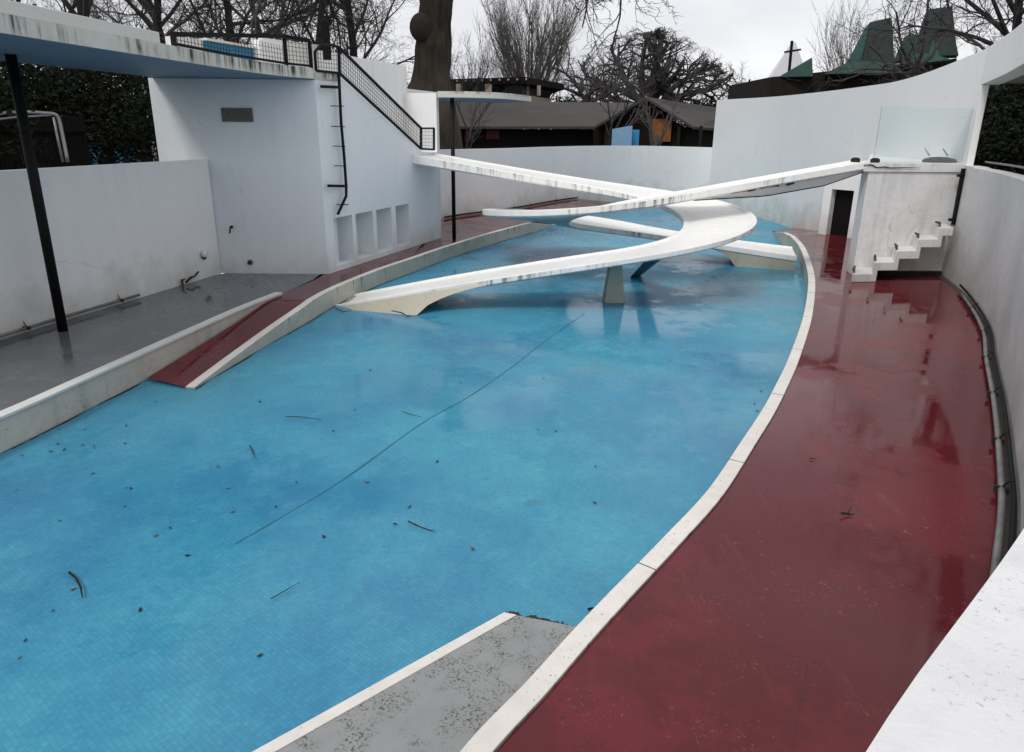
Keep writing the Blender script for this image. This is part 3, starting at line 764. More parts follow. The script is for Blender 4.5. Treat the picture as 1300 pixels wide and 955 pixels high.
# far canopy
fc = empty('canopy', (-1.5,19,3.4), 'small far canopy with white fascia and blue soffit right of the tower', 'canopy')
fe = curve2([(-1.84,17.5),(-1.0,17.5),(-.2,18.1),(.45,19.6)], 5)
poly = [tuple(p) for p in fe]+[(-.6,20.8),(-2.2,19.4)]
MB().prism(poly, 3.42, 3.56).build('slab', M['fascia'], fc); MB().prism([tuple(p) for p in offset(fe, -.03)]+[(-.62,20.7),(-2.2,19.3)], 3.412, 3.418).build('soffit', M['soffit'], fc)
o = MB().tube([(-1.52,17.66,-.0),(-1.52,17.66,3.42)], .05, 14).build('canopy_pole', M['black'], smooth=True, loc=(-1.52,17.66,0)); tag(o, 'slim black pole beside the tower corner, standing behind the stained kerb', 'pole')

# ---------------------------------------------------------------- balcony, stairs, door at the right
bl = empty('balcony', (7.6,14,0), 'scuffed white balcony block over the doorway at the right end of the ramp', 'balcony')
mb = MB().prism([(6.74,13.40),(8.56,13.50),(8.62,13.85),(6.82,13.83)], 0, 1.995); mb.build('front_wall', M['oldwall'], bl, bevel=.008)
mb = MB().prism([(6.62,13.36),(8.585,13.47),(9.0,16.6),(9.1,18.2),(7.3,14.6),(6.68,14.0)], 2.0, 2.165); mb.build('floor_slab', M['oldwall'], bl, bevel=.008)
cpt = [Vector((6.60,13.34,2.12)),Vector((6.75,13.355,2.13)),Vector((6.86,13.355,2.08)),Vector((7.0,13.36,2.095)),Vector((7.12,13.37,2.075)),Vector((7.4,13.385,2.085)),Vector((7.7,13.4,2.08))]
MB().tube(cpt, [.008,.012,.010,.012,.010,.007,.003], 5).build('crack', M['dirt'], bl)
# partition with door opening at the back
dw = empty('doorway', (8.7,18.6,0), 'dark doorway under the balcony with white jambs', 'doorway')
da = G(1038.5,297,0); db = G(1082,303,0)
dd = (db-da).to_2d().normalized(); dn = Vector((-dd.y, dd.x)); DLn = (db-da).to_2d().length
def dbox(mb, s0, s1, z0, z1, o0, o1):
    a = da.to_2d()
    c4 = [a+dd*s0+dn*o0, a+dd*s1+dn*o0, a+dd*s1+dn*o1, a+dd*s0+dn*o1]; mb.prism([tuple(p) for p in c4], z0, z1)
k_ = DLn/43.5
mb = MB(); dbox(mb, 0, 10*k_, 0, 1.86, 0, .25); dbox(mb, 37*k_, DLn+.6, 0, 1.86, 0, .25); dbox(mb, 10*k_, 37*k_, 1.24, 1.86, 0, .25); mb.build('jamb', M['wall'], dw)
mb = MB(); dbox(mb, 10*k_, 37*k_, 0, 1.24, .2, .24); mb.build('door_leaf', M['door'], dw)
# stairs: folded plate
st = empty('concrete_stairs', (7.4,13,0), 'white folded concrete steps climbing right along the balcony wall', 'stairs')
f0 = Vector((6.40,12.72)); f1 = Vector((8.40,12.98)); sd = (f1-f0)/5.; back0 = Vector((6.74,13.395)); back1 = Vector((8.56,13.495)); bd = (back1-back0)/5.
rise = .215
top_ = []; bot_ = []; rw_ = .24
for k in range(5):
    zt_ = .16+rise*k
    top_ += [(k, zt_), (k+1 if k < 4 else 4.72, zt_)]
    bot_ += [(k+(rw_ if k else 0), max(0, zt_-.16)), (k+1+(rw_ if k < 4 else -.28), max(0, zt_-.16))]
prof = top_+bot_[::-1]; n = len(prof)
vs = [tuple(f0+sd*a)+(z,) for a, z in prof]+[tuple(back0+bd*a)+(z,) for a, z in prof]
MB().add(vs, [tuple(range(n)), tuple(range(2*n-1,n-1,-1))]+[(i,(i+1)%n,n+(i+1)%n,n+i) for i in range(n)]).build('flight', M['oldwall'], st, bevel=.012)
for k in range(5):
    zt_ = .16+rise*k; x0, y0 = f0+sd*k, back0+bd*k
    c_ = x0.lerp(y0, .15); e_ = x0.lerp(y0, .80)+sd*.05
    MB().tube([(c_.x+.02, c_.y, zt_+.015), (c_.x+.03, c_.y+.05, zt_+.07), (e_.x, e_.y, zt_+.05)], [.015,.028,.02], 7).build('rusty_bracket', M['rust'], st)
MB().prism([(7.05,13.35),(8.53,13.435),(8.53,13.50),(7.05,13.41)], .003, .09).build('skirting', M['dirt'], bl)
# glass screen
gs = empty('glass_screen', (7.6,13.45,2.16), 'large clear glass sheet standing on the balcony edge', 'glass screen')
g0 = Vector((6.83,13.47)); g1 = Vector((8.60,13.56))
MB().prism([tuple(g0), tuple(g1), (g1.x, g1.y+.012), (g0.x, g0.y+.012)], 2.168, [3.17,3.17,3.17,3.17]).build('pane', M['glass'], gs)
MB().bar((8.585,13.45,2.17), (8.585,13.45,3.17), .02).build('edge_channel', M['black'], gs)
MB().bar((6.825,13.465,2.168), (6.825,13.465,3.17), .006).build('pane_edge', M['chrome'], gs)
for px, lab in ((1086,'small dark metal shoe on the ramp end, left of the glass screen'), (1111,'small dark metal shoe at the foot of the glass screen')):
    p = D(px,199.5,15.1); mb = MB(); mb.box((p.x,p.y-.02,2.20), (.07,.05,.035), .1); mb.box((p.x,p.y-.02,2.24), (.05,.035,.012), .1)
    o = mb.build('metal_shoe', M['dirt'], bevel=.008); tag(o, lab, 'bracket')
rk = empty('debris', (8.1,14.1,2.17), 'dark debris with two upright prongs on the balcony behind the glass', 'debris')
p = D(1193,200,16.2); MB().ball((p.x,p.y,2.19), .34, 14, 6, (1,.5,.25)).build('heap', M['dirt'], rk)
for px, t in ((1180,-1),(1203,-1)):
    a = D(px,198,16.2); b = D(px-6,188.5,16.2); MB().tube([a, b], [.02,.012], 6).build('prong', M['chrome'], rk)
# black vertical channel in the corner
mb = MB(); a = Vector((8.50,13.36,2.08)); b = Vector((8.50,13.34,1.02)); mb.bar(a, b, .07, .05); 
o = mb.build('downpipe', M['black'], bevel=.005); tag(o, 'black vertical channel in the corner between balcony and right wall', 'pipe')
for z in (1.12,1.95): q = MB().bar((8.40,13.34,z), (8.56,13.34,z), .05).build('clamp', M['black'], None); q.parent = o
# pipes along the wall feet
def pipe_run(pts2, off, z, r, label, mat_, clips, cat='pipe'):
    pts2 = offset(pts2, off); P3 = [(p.x, p.y, z) for p in pts2]
    e = empty('pipe', P3[0], label, cat)
    MB().tube(P3, r, 8).build('tube', mat_, e, smooth=True)
    for c_ in clips:
        i = int(c_*(len(P3)-1)); a = Vector(P3[i]); j = min(i+1, len(P3)-1); t = (Vector(P3[j])-Vector(P3[j-1])).normalized(); s = Vector((t.y,-t.x,0))
        MB().bar(a-s*.05, a+s*.05, .03, .045).build('clip', M['dirt'], e)
        MB().tube([a+Vector((0,0,.02)), a-s*.03+Vector((0,0,.075)), a-s*.05+Vector((.02,0,.09))], .007, 5).build('prong', M['black'], e)
    return e
rr_ = [p for p in RIGHT if p.y > 2.0 and p.x > 0]
gm = MB(); gi = rr_; go = offset(rr_, .11)
gm.strip([(p.x, p.y, .004) for p in gi], [(p.x, p.y, .004) for p in go]); o = gm.build('gutter', M['gutter']); tag(o, kind='structure')
pipe_run(rr_[8:], .11, .06, .026, 'pale grey pipe along the foot of the right wall beside the red deck', M['pipe'], (.1,.25,.4,.5,.62,.75))
pipe_run(rr_[6:], .04, .10, .018, 'thin dark conduit above the grey pipe at the foot of the right wall', M['black'], ())
ll = [p for p in LEFT if 3 < p.y < 10.95]
pipe_run(list(ll), .06, .07, .022, 'grey pipe along the foot of the left wall behind the thick pole', M['pipe'], (.55,.78,.97))
bk = [p for p in BACK if 21.5 < p.y < 28.6]
pipe_run(bk, .10, .06, .03, 'dark pipe with small prongs at the foot of the far wall', M['dirt'], (.1,.35,.5,.65,.85))
# wall lamp, hose and stub on left wall
la, lb = Vector((-6.12,10.85)), Vector((-5.60,12.93))
p = online((256,322), la, lb); e = empty('bulkhead_lamp', p, 'round white bulkhead lamp low on the left wall', 'lamp')
MB().ball((p.x+.05,p.y,p.z), .075, 12, 8, (.7,1,1)).build('globe', M['ramp'], e, smooth=True); MB().ball((p.x+.03,p.y+.03,p.z-.05), .07, 10, 6, (.5,1,1)).build('bracket', M['dirt'], e)
p = online((242,353), la, lb); mb = MB(); mb.tube([(p.x+.04,p.y-.28,.06),(p.x+.07,p.y-.12,.12),(p.x+.06,p.y+.02,.10),(p.x+.05,p.y+.22,.15)], [.018,.022,.014,.018], 8)
o = mb.build('hose_end', M['dirt'], smooth=True); tag(o, 'short dark hose end lying at the foot of the left wall', 'hose')
p = online((228,360), la, lb); mb = MB(); mb.tube([(p.x+.05,p.y,0),(p.x+.05,p.y,.12)], .02, 6); mb.tube([(p.x+.05,p.y,.09),(p.x+.12,p.y-.04,.13)], .014, 6)
o = mb.build('standpipe', M['rust']); tag(o, 'tiny rusty standpipe at the foot of the left wall', 'pipe')

# ---------------------------------------------------------------- twigs and leaves lying about
rnd = random.Random(11)
def twig(pts, r, label, z=None):
    z = -.288 if z is None else z
    r *= .75; P3 = [G(*p, z) for p in pts]; mb = MB(); mb.tube([p+Vector((0,0,rnd.uniform(0,.02))) for p in P3], [r*1.2]+[r]*(len(P3)-2)+[r*.5], 5)
    for p in P3[1:-1]:
        if rnd.random() < .5: mb.tube([p+Vector((0,0,.01)), p+Vector((rnd.uniform(-.06,.06), rnd.uniform(.02,.08), .02))], [r*.7, r*.3], 4)
    o = mb.build('fallen_twig', M['bark'], loc=P3[0]); tag(o, label, 'twig', 'twigs fallen in the basin')
twig([(88,728),(97,736),(103,748),(105,760)], .010, 'forked black twig on the blue tiles at the lower left')
twig([(518,662),(530,669),(545,675),(553,677)], .006, 'bent dark twig on the blue tiles left of the picture centre bottom')
twig([(317,567),(321,573),(324,585)], .006, 'thin twig on the tiles below the red walkway end')
twig([(363,530),(385,531),(408,533)], .005, 'straight thin twig on the tiles right of the left kerb end')
twig([(512,523),(522,527),(534,529)], .004, 'faint thin twig near the dark seam in the basin')
twig([(344,762),(362,752),(381,741)], .004, 'long faint twig on the tiles near the bottom left seam')
twig([(426,392),(436,396),(447,396)], .010, 'dark twig at the tip of the near ramp foot')
twig([(497,396),(510,398),(517,402),(530,401)], .012, 'forked dark twig at the base of the near ramp foot')
twig([(538,840),(546,836),(556,834)], .010, 'dark twig against the white edge of the grey ramp')
twig([(747,777),(753,773)], .012, 'tiny dark twig by the right kerb near the bottom')
twig([(500,665),(504,667)], .008, 'tiny stub of twig on the tiles')
twig([(1068,654),(1076,653),(1084,654)], .010, 'small black twig on the red deck', .012)
twig([(1028,582),(1036,583)], .006, 'scrap of twig on the red deck near the kerb', .012)
def leaf(loc, s, rz, m):
    mb = MB(); c4 = []
    for x, y, z in ((-1,0,.002),(-.4,.42,.0),(.3,.38,.002),(1,0,.004),(.3,-.38,.0),(-.4,-.42,.002)):
        X, Y = x*s, y*s; c4.append((loc[0]+X*math.cos(rz)-Y*math.sin(rz), loc[1]+X*math.sin(rz)+Y*math.cos(rz), loc[2]+z))
    mb.add(c4, [(0,1,2,3,4,5)]); mb.v.append((loc[0], loc[1], loc[2]+.002))
    mb.f = [(i, (i+1) % 6, 6) for i in range(6)]
    o = mb.build('fallen_leaf', m, loc=loc, recalc=False); return o
LP = [(108,545),(118,601),(128,613),(130,624),(160,619),(166,620),(173,626),(181,584),(158,643),(76,661),(86,672),(90,692),(93,748),(67,775),(80,780),(112,786),(32,813),(25,835),(85,833),(162,786),(178,774),(198,680),(203,678),(211,747),(216,670),(238,705),(245,703),(260,831),(330,832),(295,650),(340,671),(367,734),(350,643),(376,612),(372,631),(346,653),(198,510),(105,565),(30,600),(14,605),(20,622),(64,573),(88,546),(60,578),(277,592),(289,620),(363,588),(461,613),(466,612),(423,547),(473,582),(515,587),(520,643),(555,586),(412,712),(597,744),(600,697),(411,681),(621,634),(690,621),(756,592),(755,638),(769,647),(778,666),(683,545),(706,547),(742,551),(565,530),(690,480),(585,485),(580,497),(640,450),(660,430),(690,402),(380,470),(420,455),(470,470),(330,510),(255,520),(240,515),(160,480+60),(450,520),(390,600),(620,600)]
for i, (x, y) in enumerate(LP[::4]+LP[1::4]):
    p = G(x, y, -.292); far = p.y/6
    o = leaf(p, rnd.uniform(.013,.024)*(1+.3*far*.5), rnd.uniform(0,6.28), M['leaf'] if rnd.random() < .6 else M['dirt'])
    tag(o, 'small dead brown leaf lying on the wet blue tiles', 'leaf', 'dead leaves scattered over the basin')
for ax, ay, n_, sx_, sy_ in ((500,402,7,30,4),(560,850,8,22,10),(700,790,6,22,5),(60,560,7,60,8),(300,462,5,30,8),(640,335,5,40,4),(905,640,5,12,14),(985,520,4,6,20)):
    for k in range(n_):
        p = G(ax+rnd.gauss(0,1)*sx_*.6, ay+abs(rnd.gauss(0,1))*sy_, -.292)
        if ax in (905,985): p = G(ax-18-abs(rnd.gauss(0,8)), ay+rnd.gauss(0,1)*sy_, -.292)
        o = leaf(p, rnd.uniform(.010,.022)*(1+.05*p.y), rnd.uniform(0,6.28), M['leaf'] if rnd.random() < .6 else M['dirt'])
        tag(o, 'small dead brown leaf lying on the wet blue tiles', 'leaf', 'dead leaves scattered over the basin')
mb = MB()
for line in (offset(KL_out, .125), offset(RW, .105), [p_.to_2d() for p_ in (G(509,867,-.3), G(560,830,-.3), G(640,779,-.3), G(728,796,-.3))]):
    q = resample(line, 160); w_ = [max(0, .012+.035*noise.noise(Vector((i*.13, 0, line[0].x)))+.02*noise.noise(Vector((i*.7, 5, 0)))) for i in range(160)]
    oo = [offset(q, 0)[i]+Vector(((q[min(i+1,159)]-q[max(i-1,0)]).normalized().y, -(q[min(i+1,159)]-q[max(i-1,0)]).normalized().x))*w_[i]*(1 if line[0].x < -1 else -1) for i in range(160)]
    mb.strip([(p.x, p.y, -.2955) for p in q], [(p.x, p.y, -.2955) for p in oo])
o = mb.build('silt', plain('wet silt', (.035,.045,.035), .5, 0, .5, 9, 0)); tag(o, 'dark wet silt gathered along the foot of kerbs and ramp', 'silt', kind='stuff')
# expansion seam across the basin: a thin dark silted strip, slightly broken
seam = [G(*q, -.2965) for q in [(742,398),(700,427),(655,462),(600,500),(545,531),(490,570),(430,612),(360,655),(300,690)]]
mb = MB(); a_ = []; b_ = []
sp_ = cr(seam, 14)
for i, p in enumerate(sp_):
    w_ = max(0., .007+.010*noise.noise(p*3.1)); o_x = .012*noise.noise(p*1.1); a_.append((p.x-w_+o_x, p.y, -.2965)); b_.append((p.x+w_+o_x, p.y, -.2965))
mb.strip(a_, b_); o = mb.build('seam', plain('silted joint', (.03,.17,.25), .5, 0, .5, 6, 0)); tag(o, kind='structure')

# ---------------------------------------------------------------- trees
def grow(mbT, mbB, p, d, ln, r, lev, rn, prm):
    nseg = prm['seg'][min(lev, len(prm['seg'])-1)]; pts = [p.copy()]; rs = [r]; kids = []
    for i in range(nseg):
        wob = prm['wob'][min(lev, len(prm['wob'])-1)]
        d = (d+Vector((rn.uniform(-1,1), rn.uniform(-1,1), rn.uniform(-1,1)))*wob+Vector((0,0,prm['up'][min(lev, len(prm['up'])-1)]))).normalized()
        dm = prm.get('dome'); q_ = p+d*ln/nseg
        if dm and lev and ((q_.x-dm[0])**2+(q_.y-dm[1])**2)/dm[3]**2+((q_.z-dm[2])/dm[4])**2 > 1+.25*noise.noise(q_*.35): break
        p = q_; pts.append(p.copy()); rs.append(r*(1-(i+1)/nseg*prm['tap'][min(lev, len(prm['tap'])-1)]))
        kids.append((p.copy(), d.copy(), rs[-1], (i+1)/nseg))
    if len(pts) < 2: return
    (mbT if lev == 0 else mbB).tube(pts, rs, 8 if lev == 0 else (5 if lev == 1 else 3), caps=False)
    dm = prm.get('dome')
    if lev >= prm['lev']: return
    nk = prm['kids'][lev]; st = prm['start'][lev]
    for k in range(nk):
        t = st+(1-st)*(k+rn.random())/nk; q = min(len(kids)-1, int(t*len(kids))); kp, kd, kr, kt = kids[q]
        a = prm['ang'][min(lev, len(prm['ang'])-1)]*rn.uniform(.7,1.3); ax = kd.orthogonal().normalized(); ax.rotate(Matrix.Rotation(rn.uniform(0,6.283), 3, kd))
        nd = kd.copy(); nd.rotate(Matrix.Rotation(a, 3, ax))
        pl = pts[q].lerp(kp, rn.random())
        grow(mbT, mbB, pl, nd, ln*prm['len'][min(lev, len(prm['len'])-1)]*rn.uniform(.7,1.15)*(1-.35*(t if lev == 0 else 0)*prm.get('cone', 0)), max(prm['rmin'], min(kr*.8, r*prm['rr'])), lev+1, rn, prm)
def bare_tree(x, y, h, r, seed, prm, label, mt='bark', mtw='twig', group=None, lean=(0,0), zb=1., name='bare_tree'):
    rn = random.Random(seed); e = empty(name, (x,y,zb), label, 'tree', group); T = MB(); B = MB()
    grow(T, B, Vector((x,y,zb-.1)), Vector((lean[0], lean[1], 1)).normalized(), h, r, 0, rn, prm)
    T.build('trunk', M[mt], e, smooth=True, recalc=False); B.build('crown', M[mtw], e, recalc=False); return e
OAK = dict(lev=5, seg=[5,6,5,5,4,3], wob=[.12,.34,.42,.45,.5,.5], up=[.0,-.02,.03,.03,.0,0], tap=[.35,.6,.7,.8,.8,.8], kids=[9,5,5,4,3], start=[.55,.25,.2,.15,.1], ang=[1.05,.8,.8,.8,.8], len=[.95,.52,.55,.55,.55], rr=.5, rmin=.02)
FAN = dict(lev=4, seg=[4,7,6,5,4], wob=[.05,.08,.10,.14,.2], up=[0,.16,.12,.10,.05], tap=[.3,.7,.8,.8,.8], kids=[22,8,6,4], start=[.30,.15,.15,.1], ang=[.8,.42,.45,.5], len=[1.35,.5,.5,.5], rr=.36, rmin=.014)
WILD = dict(lev=5, seg=[6,7,6,5,4,4], wob=[.10,.20,.28,.36,.4,.4], up=[0,.03,.02,.0,-.01,0], tap=[.5,.65,.75,.8,.8,.8], kids=[13,8,6,4,3], start=[.22,.15,.12,.1,.1], ang=[.95,.75,.75,.8,.8], len=[.55,.52,.55,.55,.55], rr=.42, rmin=.008)
SHRUB = dict(lev=3, seg=[3,5,4,3], wob=[.1,.15,.2,.3], up=[0,.12,.08,0], tap=[.2,.6,.7,.8], kids=[5,4,4], start=[.3,.3,.2], ang=[.6,.5,.6], len=[1.6,.55,.55], rr=.6, rmin=.012)
def at(px, d): p = D(px, 200, d); return p.x, p.y
x, y = at(818,95); bare_tree(x, y, 5.2, .95, 5, dict(OAK, dome=(x-1.6,y,6.8,12.0,8.2), kids=[12,7,5,4,3], len=[2.6,.6,.55,.55,.55], seg=[5,9,6,5,4,3], wob=[.1,.22,.36,.42,.5,.5], up=[0,.035,.02,.0,0,0], rr=.52, rmin=.022), 'broad spreading bare oak with domed crown behind the brown gabled shed', group=None)
x, y = at(675,80); bare_tree(x, y, 6.9, .4, 3, dict(FAN, kids=[30,9,7,4], rmin=.012), 'upright fan shaped bare tree with fine pale twigs behind the flat roofed house', mtw='twigpale')
x, y = at(742,70); bare_tree(x, y, 5.2, .4, 8, dict(OAK, lev=4), 'small lopped bare tree left of the spreading oak')
x, y = at(462,42); bare_tree(x, y, 12.5, .28, 21, dict(WILD, up=[0,.10,.08,.05,.0,0]), 'tall bare tree with many ascending branches left of the massive trunk', group='bare trees behind the tower')
x, y = at(395,50); bare_tree(x, y, 14, .26, 22, WILD, 'dark bare tree just behind the tower vent post', group='bare trees behind the tower')
x, y = at(300,38); bare_tree(x, y, 13, .24, 23, WILD, 'tangled bare tree behind the blue panel', group='bare trees behind the tower')
x, y = at(205,44); bare_tree(x, y, 14, .26, 24, WILD, 'tangled bare tree behind the canopy parapet end', group='bare trees behind the tower')
x, y = at(134,30); bare_tree(x, y, 13, .24, 25, WILD, 'bare tree with straight dark trunk rising over the canopy parapet', group='bare trees behind the tower')
x, y = at(40,40); bare_tree(x, y, 14, .28, 26, WILD, 'bare tree farthest left above the canopy', group='bare trees behind the tower')
x, y = at(350,70); bare_tree(x, y, 15, .4, 27, dict(WILD, lev=4), 'distant hazy bare tree between the blue panel and the ladder', mtw='twigpale', group='bare trees behind the tower')
x, y = at(250,65); bare_tree(x, y, 16, .4, 28, dict(WILD, lev=4), 'distant bare tree above the canopy railing', mtw='twigpale', group='bare trees behind the tower')
# the massive trunk
bt = empty('giant_tree', (-3.8,25,1), 'massive mossy tree trunk with a round burl rising behind the tower stair', 'tree')
c0_ = D(548,110,25.5); c1_ = D(549,40,25.5); c2_ = D(553,0,25.5)
mb = MB(); pts = []; rs = []
for z, px, rr2 in ((1.0,538,1.45),(2.6,540,1.15),(3.7,543,.84),(4.4,547,.70),(5.2,551,.60),(6.0,554,.55),(7.0,557,.55),(8.5,560,.66),(10.,566,.60)):
    q = D(px, 100, 25.5); pts.append((q.x, q.y, z)); rs.append(rr2)
PP = cr([Vector((a_[0], a_[1], a_[2])) for a_ in pts], 6); RR = [v.x for v in cr([Vector((r_, 0, 0)) for r_ in rs], 6)]
mb.tube(PP, RR, 40)
for i, v in enumerate(mb.v):
    cc = PP[min(len(PP)-1, i//40)]; dd_ = (Vector(v)-cc).normalized(); ang = math.atan2(dd_.y, dd_.x)
    n_ = noise.noise(Vector(v)*.8)*.16+noise.noise(Vector((dd_.x*5, dd_.y*5, v[2]*.7)))*.11+noise.noise(Vector((dd_.x*11, dd_.y*11, v[2]*1.8)))*.07
    mb.v[i] = tuple(Vector(v)+dd_*n_)
q = D(535,35,25.1); mb.ball(tuple(q), .40, 14, 10, (1,1,1.15))
mb.build('trunk', M['bark2'], bt, smooth=True)
mbl = MB(); rn = random.Random(77)
DRP = dict(lev=4, seg=[8,7,6,5,4], wob=[.16,.28,.34,.4,.4], up=[-.10,-.07,-.02,0,0], tap=[.6,.7,.8,.8,.8], kids=[8,6,4,3], start=[.25,.15,.1,.1], ang=[.7,.7,.8,.8], len=[.5,.5,.5,.5], rr=.5, rmin=.012)
for (dx, dy, dz, ln, z) in ((.9,.1,.55,6.5,9.3),(.8,-.5,.5,6.,9.8),(-.9,.1,.5,7.,9.2),(-.8,-.4,.35,7.,9.6),(-.6,-.8,.3,6.,9.8),(.3,-.9,.5,5.,9.9),(-1,.5,.3,8,9.5),(.75,.6,.5,6.,9.5)):
    grow(mbl, mbl, Vector((pts[-1][0], pts[-1][1], z)), Vector((dx,dy,dz)).normalized(), ln, .20, 0, rn, DRP)
mbl.build('branches', M['twig'], bt, recalc=False)
# overhanging tree at the right, trunk outside the view
x, y = at(1420,34); bare_tree(x, y, 9, .5, 41, dict(WILD, up=[0,.02,-.02,-.02,0,0], len=[.95,.55,.55,.55,.55]), 'bare tree overhanging from beyond the right edge above the tall wall', name='bare_tree')
x, y = at(1165,46); bare_tree(x, y, 5.5, .22, 43, dict(OAK, kids=[7,4,4,3,2], rmin=.010, up=[0,.05,.03,0,0,0]), 'thin bare tree in front of the green copper hoods')
x, y = at(1270,30); bare_tree(x, y, 7.5, .2, 44, dict(WILD, lev=4), 'slim bare tree behind the highest part of the tall wall')
x, y = at(832,37); bare_tree(x, y, 1.6, .10, 51, SHRUB, 'pale stemmed bare shrub beside the blue boards', mt='twigpale', mtw='twigpale', name='bare_shrub')
x, y = at(770,38); bare_tree(x, y, 1.7, .12, 52, dict(SHRUB, up=[0,.04,.03,0]), 'brown bare shrub left of the blue boards', name='bare_shrub')
x, y = at(592,36); bare_tree(x, y, 1.6, .08, 53, SHRUB, 'thin bare shrub behind the far canopy', name='bare_shrub')
x, y = at(952,85); bare_tree(x, y, 4.2, .3, 54, dict(OAK, lev=4), 'small bare tree around the ringed pole', name='bare_tree')
x, y = at(590,60); bare_tree(x, y, 3.6, .15, 55, dict(FAN, lev=3), 'low bare thicket tree right of the massive trunk', name='bare_tree')
x, y = at(1075,75); bare_tree(x, y, 5., .15, 56, dict(FAN, lev=3), 'wispy bare tree behind the brick block between fin and hood', name='bare_tree')

def leafy(x, y, zb, w, dp, h, n, seed, label, cat='tree', name='evergreen_tree', lsz=.12, trunk=True, m='evergreen', group=None):
    rn = random.Random(seed); e = empty(name, (x,y,zb), label, cat, group); mb = MB()
    lobes = [(rn.uniform(-.6,.6)*w, rn.uniform(-.6,.6)*dp, rn.uniform(.25,.85)*h, rn.uniform(.30,.5)) for _ in range(14)]
    for _ in range(n):
        lx, ly, lz, lr = rn.choice(lobes); v = Vector((rn.gauss(0,1), rn.gauss(0,1), rn.gauss(0,1))).normalized()*(rn.random()**.4)
        p = Vector((x+lx+v.x*lr*w, y+ly+v.y*lr*dp, max(zb+.05, zb+lz+v.z*lr*h*.6))); s = lsz*rn.uniform(.6,1.4)
        a = Vector((rn.uniform(-1,1), rn.uniform(-1,1), rn.uniform(-.6,.6))).normalized()*s; b = a.orthogonal().normalized()*s*.55; b.rotate(Matrix.Rotation(rn.uniform(0,6.28), 3, a.normalized()))
        mb.add([p-a, p+b, p+a, p-b], [(0,1,2,3)])
    mb.build('foliage' if not trunk else 'crown', M[m], e, recalc=False)
    if trunk: MB().tube([(x,y,zb),(x+.1,y,zb+h*.7)], [.22,.08], 8).build('trunk', M['bark'], e)
    return e
for i, (px, d, w, h, lab) in enumerate(((10,19,2.6,5.5,'dark evergreen tree at the far left beyond the low wall'),(75,22,2.8,5.,'dark evergreen tree behind the white tube barrier'),(135,21,2.6,4.6,'dark evergreen tree seen in the middle of the left opening'),(185,25,3.,5.2,'dark evergreen tree beside the tower edge'),(-40,15,2.4,4.5,'dark evergreen tree mostly cut off by the left picture edge'),(240,30,3.6,5.2,'dark evergreen tree hidden mostly behind the tower'))):
    x, y = at(px, d); leafy(x, y, 1., w, w*.8, h-1, 8500, 60+i, lab, group='evergreens behind the left opening', lsz=.055)
for i, (px, d, w, h, lab) in enumerate(((1262,27,2.2,4.4,'dark evergreen tree seen through the right opening beside its jamb'),(1312,24,2.4,4.4,'dark evergreen tree seen through the right opening at the picture edge'),(1285,33,3.5,4.8,'tall dark evergreen tree farther behind the right opening'),(1370,23,2.5,4.6,'dark evergreen tree beyond the right picture edge'))):
    x, y = at(px, d); leafy(x, y, 1., w, w*.8, h-1, 14000, 80+i, lab, group='evergreens behind the right opening', lsz=.06)
x, y = at(884,75); leafy(x, y, 1., 2.6, 2.5, 4.6, 5000, 91, 'dark rounded evergreen below the right side of the oak', lsz=.16)
x, y = at(720,75); leafy(x, y, 1., 4, 3., 4.6, 5000, 92, 'dark evergreen mass between fan tree and oak', lsz=.16)
# distant tree line as one mass
rn = random.Random(5); mb = MB()
for k in range(26000):
    a = rn.uniform(-1.15,1.15); d = rn.uniform(150,175); hh = 6.5+3.5*noise.noise(Vector((a*9,0,0)))+2*noise.noise(Vector((a*31,3,0)))
    p = Vector((math.sin(a)*d, math.cos(a)*d, 1+rn.random()*max(1.5, hh))); s = rn.uniform(.5,1.1)
    u = Vector((rn.uniform(-1,1), rn.uniform(-1,1), rn.uniform(-1,1))).normalized()*s; v = u.orthogonal().normalized()*s*.3
    mb.add([p-u, p+v, p+u, p-v], [(0,1,2,3)])
o = mb.build('distant_wood', M['twig'], recalc=False); tag(o, 'far off line of leafless trees along the horizon', 'trees', kind='stuff')

# ---------------------------------------------------------------- things behind the left wall
fn_ = empty('timber_fence', (-12,14,1), 'dark vertical board fence beyond the left wall', 'fence')
a = D(-60,180,17.); b = D(112,180,17.5); n_ = 26; mb = MB()
for k in range(n_):
    p = a.lerp(b, k/n_); q = a.lerp(b, (k+.9)/n_); h = 2.85+.05*math.sin(k*2.1)
    dr = (q-p).to_2d().normalized(); nn = Vector((-dr.y, dr.x))*.03
    mb.prism([(p.x,p.y),(q.x,q.y),(q.x+nn.x,q.y+nn.y),(p.x+nn.x,p.y+nn.y)], 1., h)
mb.build('boards', M['timber'], fn_); MB().bar((a.x,a.y-.05,2.6),(b.x,b.y-.05,2.6), .08).build('rail', M['timber'], fn_)
cb = empty('crowd_barrier', (-9,11.5,1), 'grey tubular metal barrier with rounded corner beyond the left wall', 'barrier')
ptsb = [D(-30,146,14.4),D(30,142.5,14.4),D(58,144,14.4),D(68,145,14.4),D(74,150,14.4),D(79,170,14.4),D(86,206,14.4)]
MB().tube(cr(ptsb, 4), .03, 8).build('frame', M['chrome'], cb, smooth=True)
MB().tube([D(-30,155,14.4),D(20,149,14.4),D(66,146,14.4)], .018, 6).build('rail', M['chrome'], cb, smooth=True)
MB().tube([D(68,149,14.4),D(73,175,14.4),D(80,206,14.4)], .022, 6).build('post', M['chrome'], cb, smooth=True)
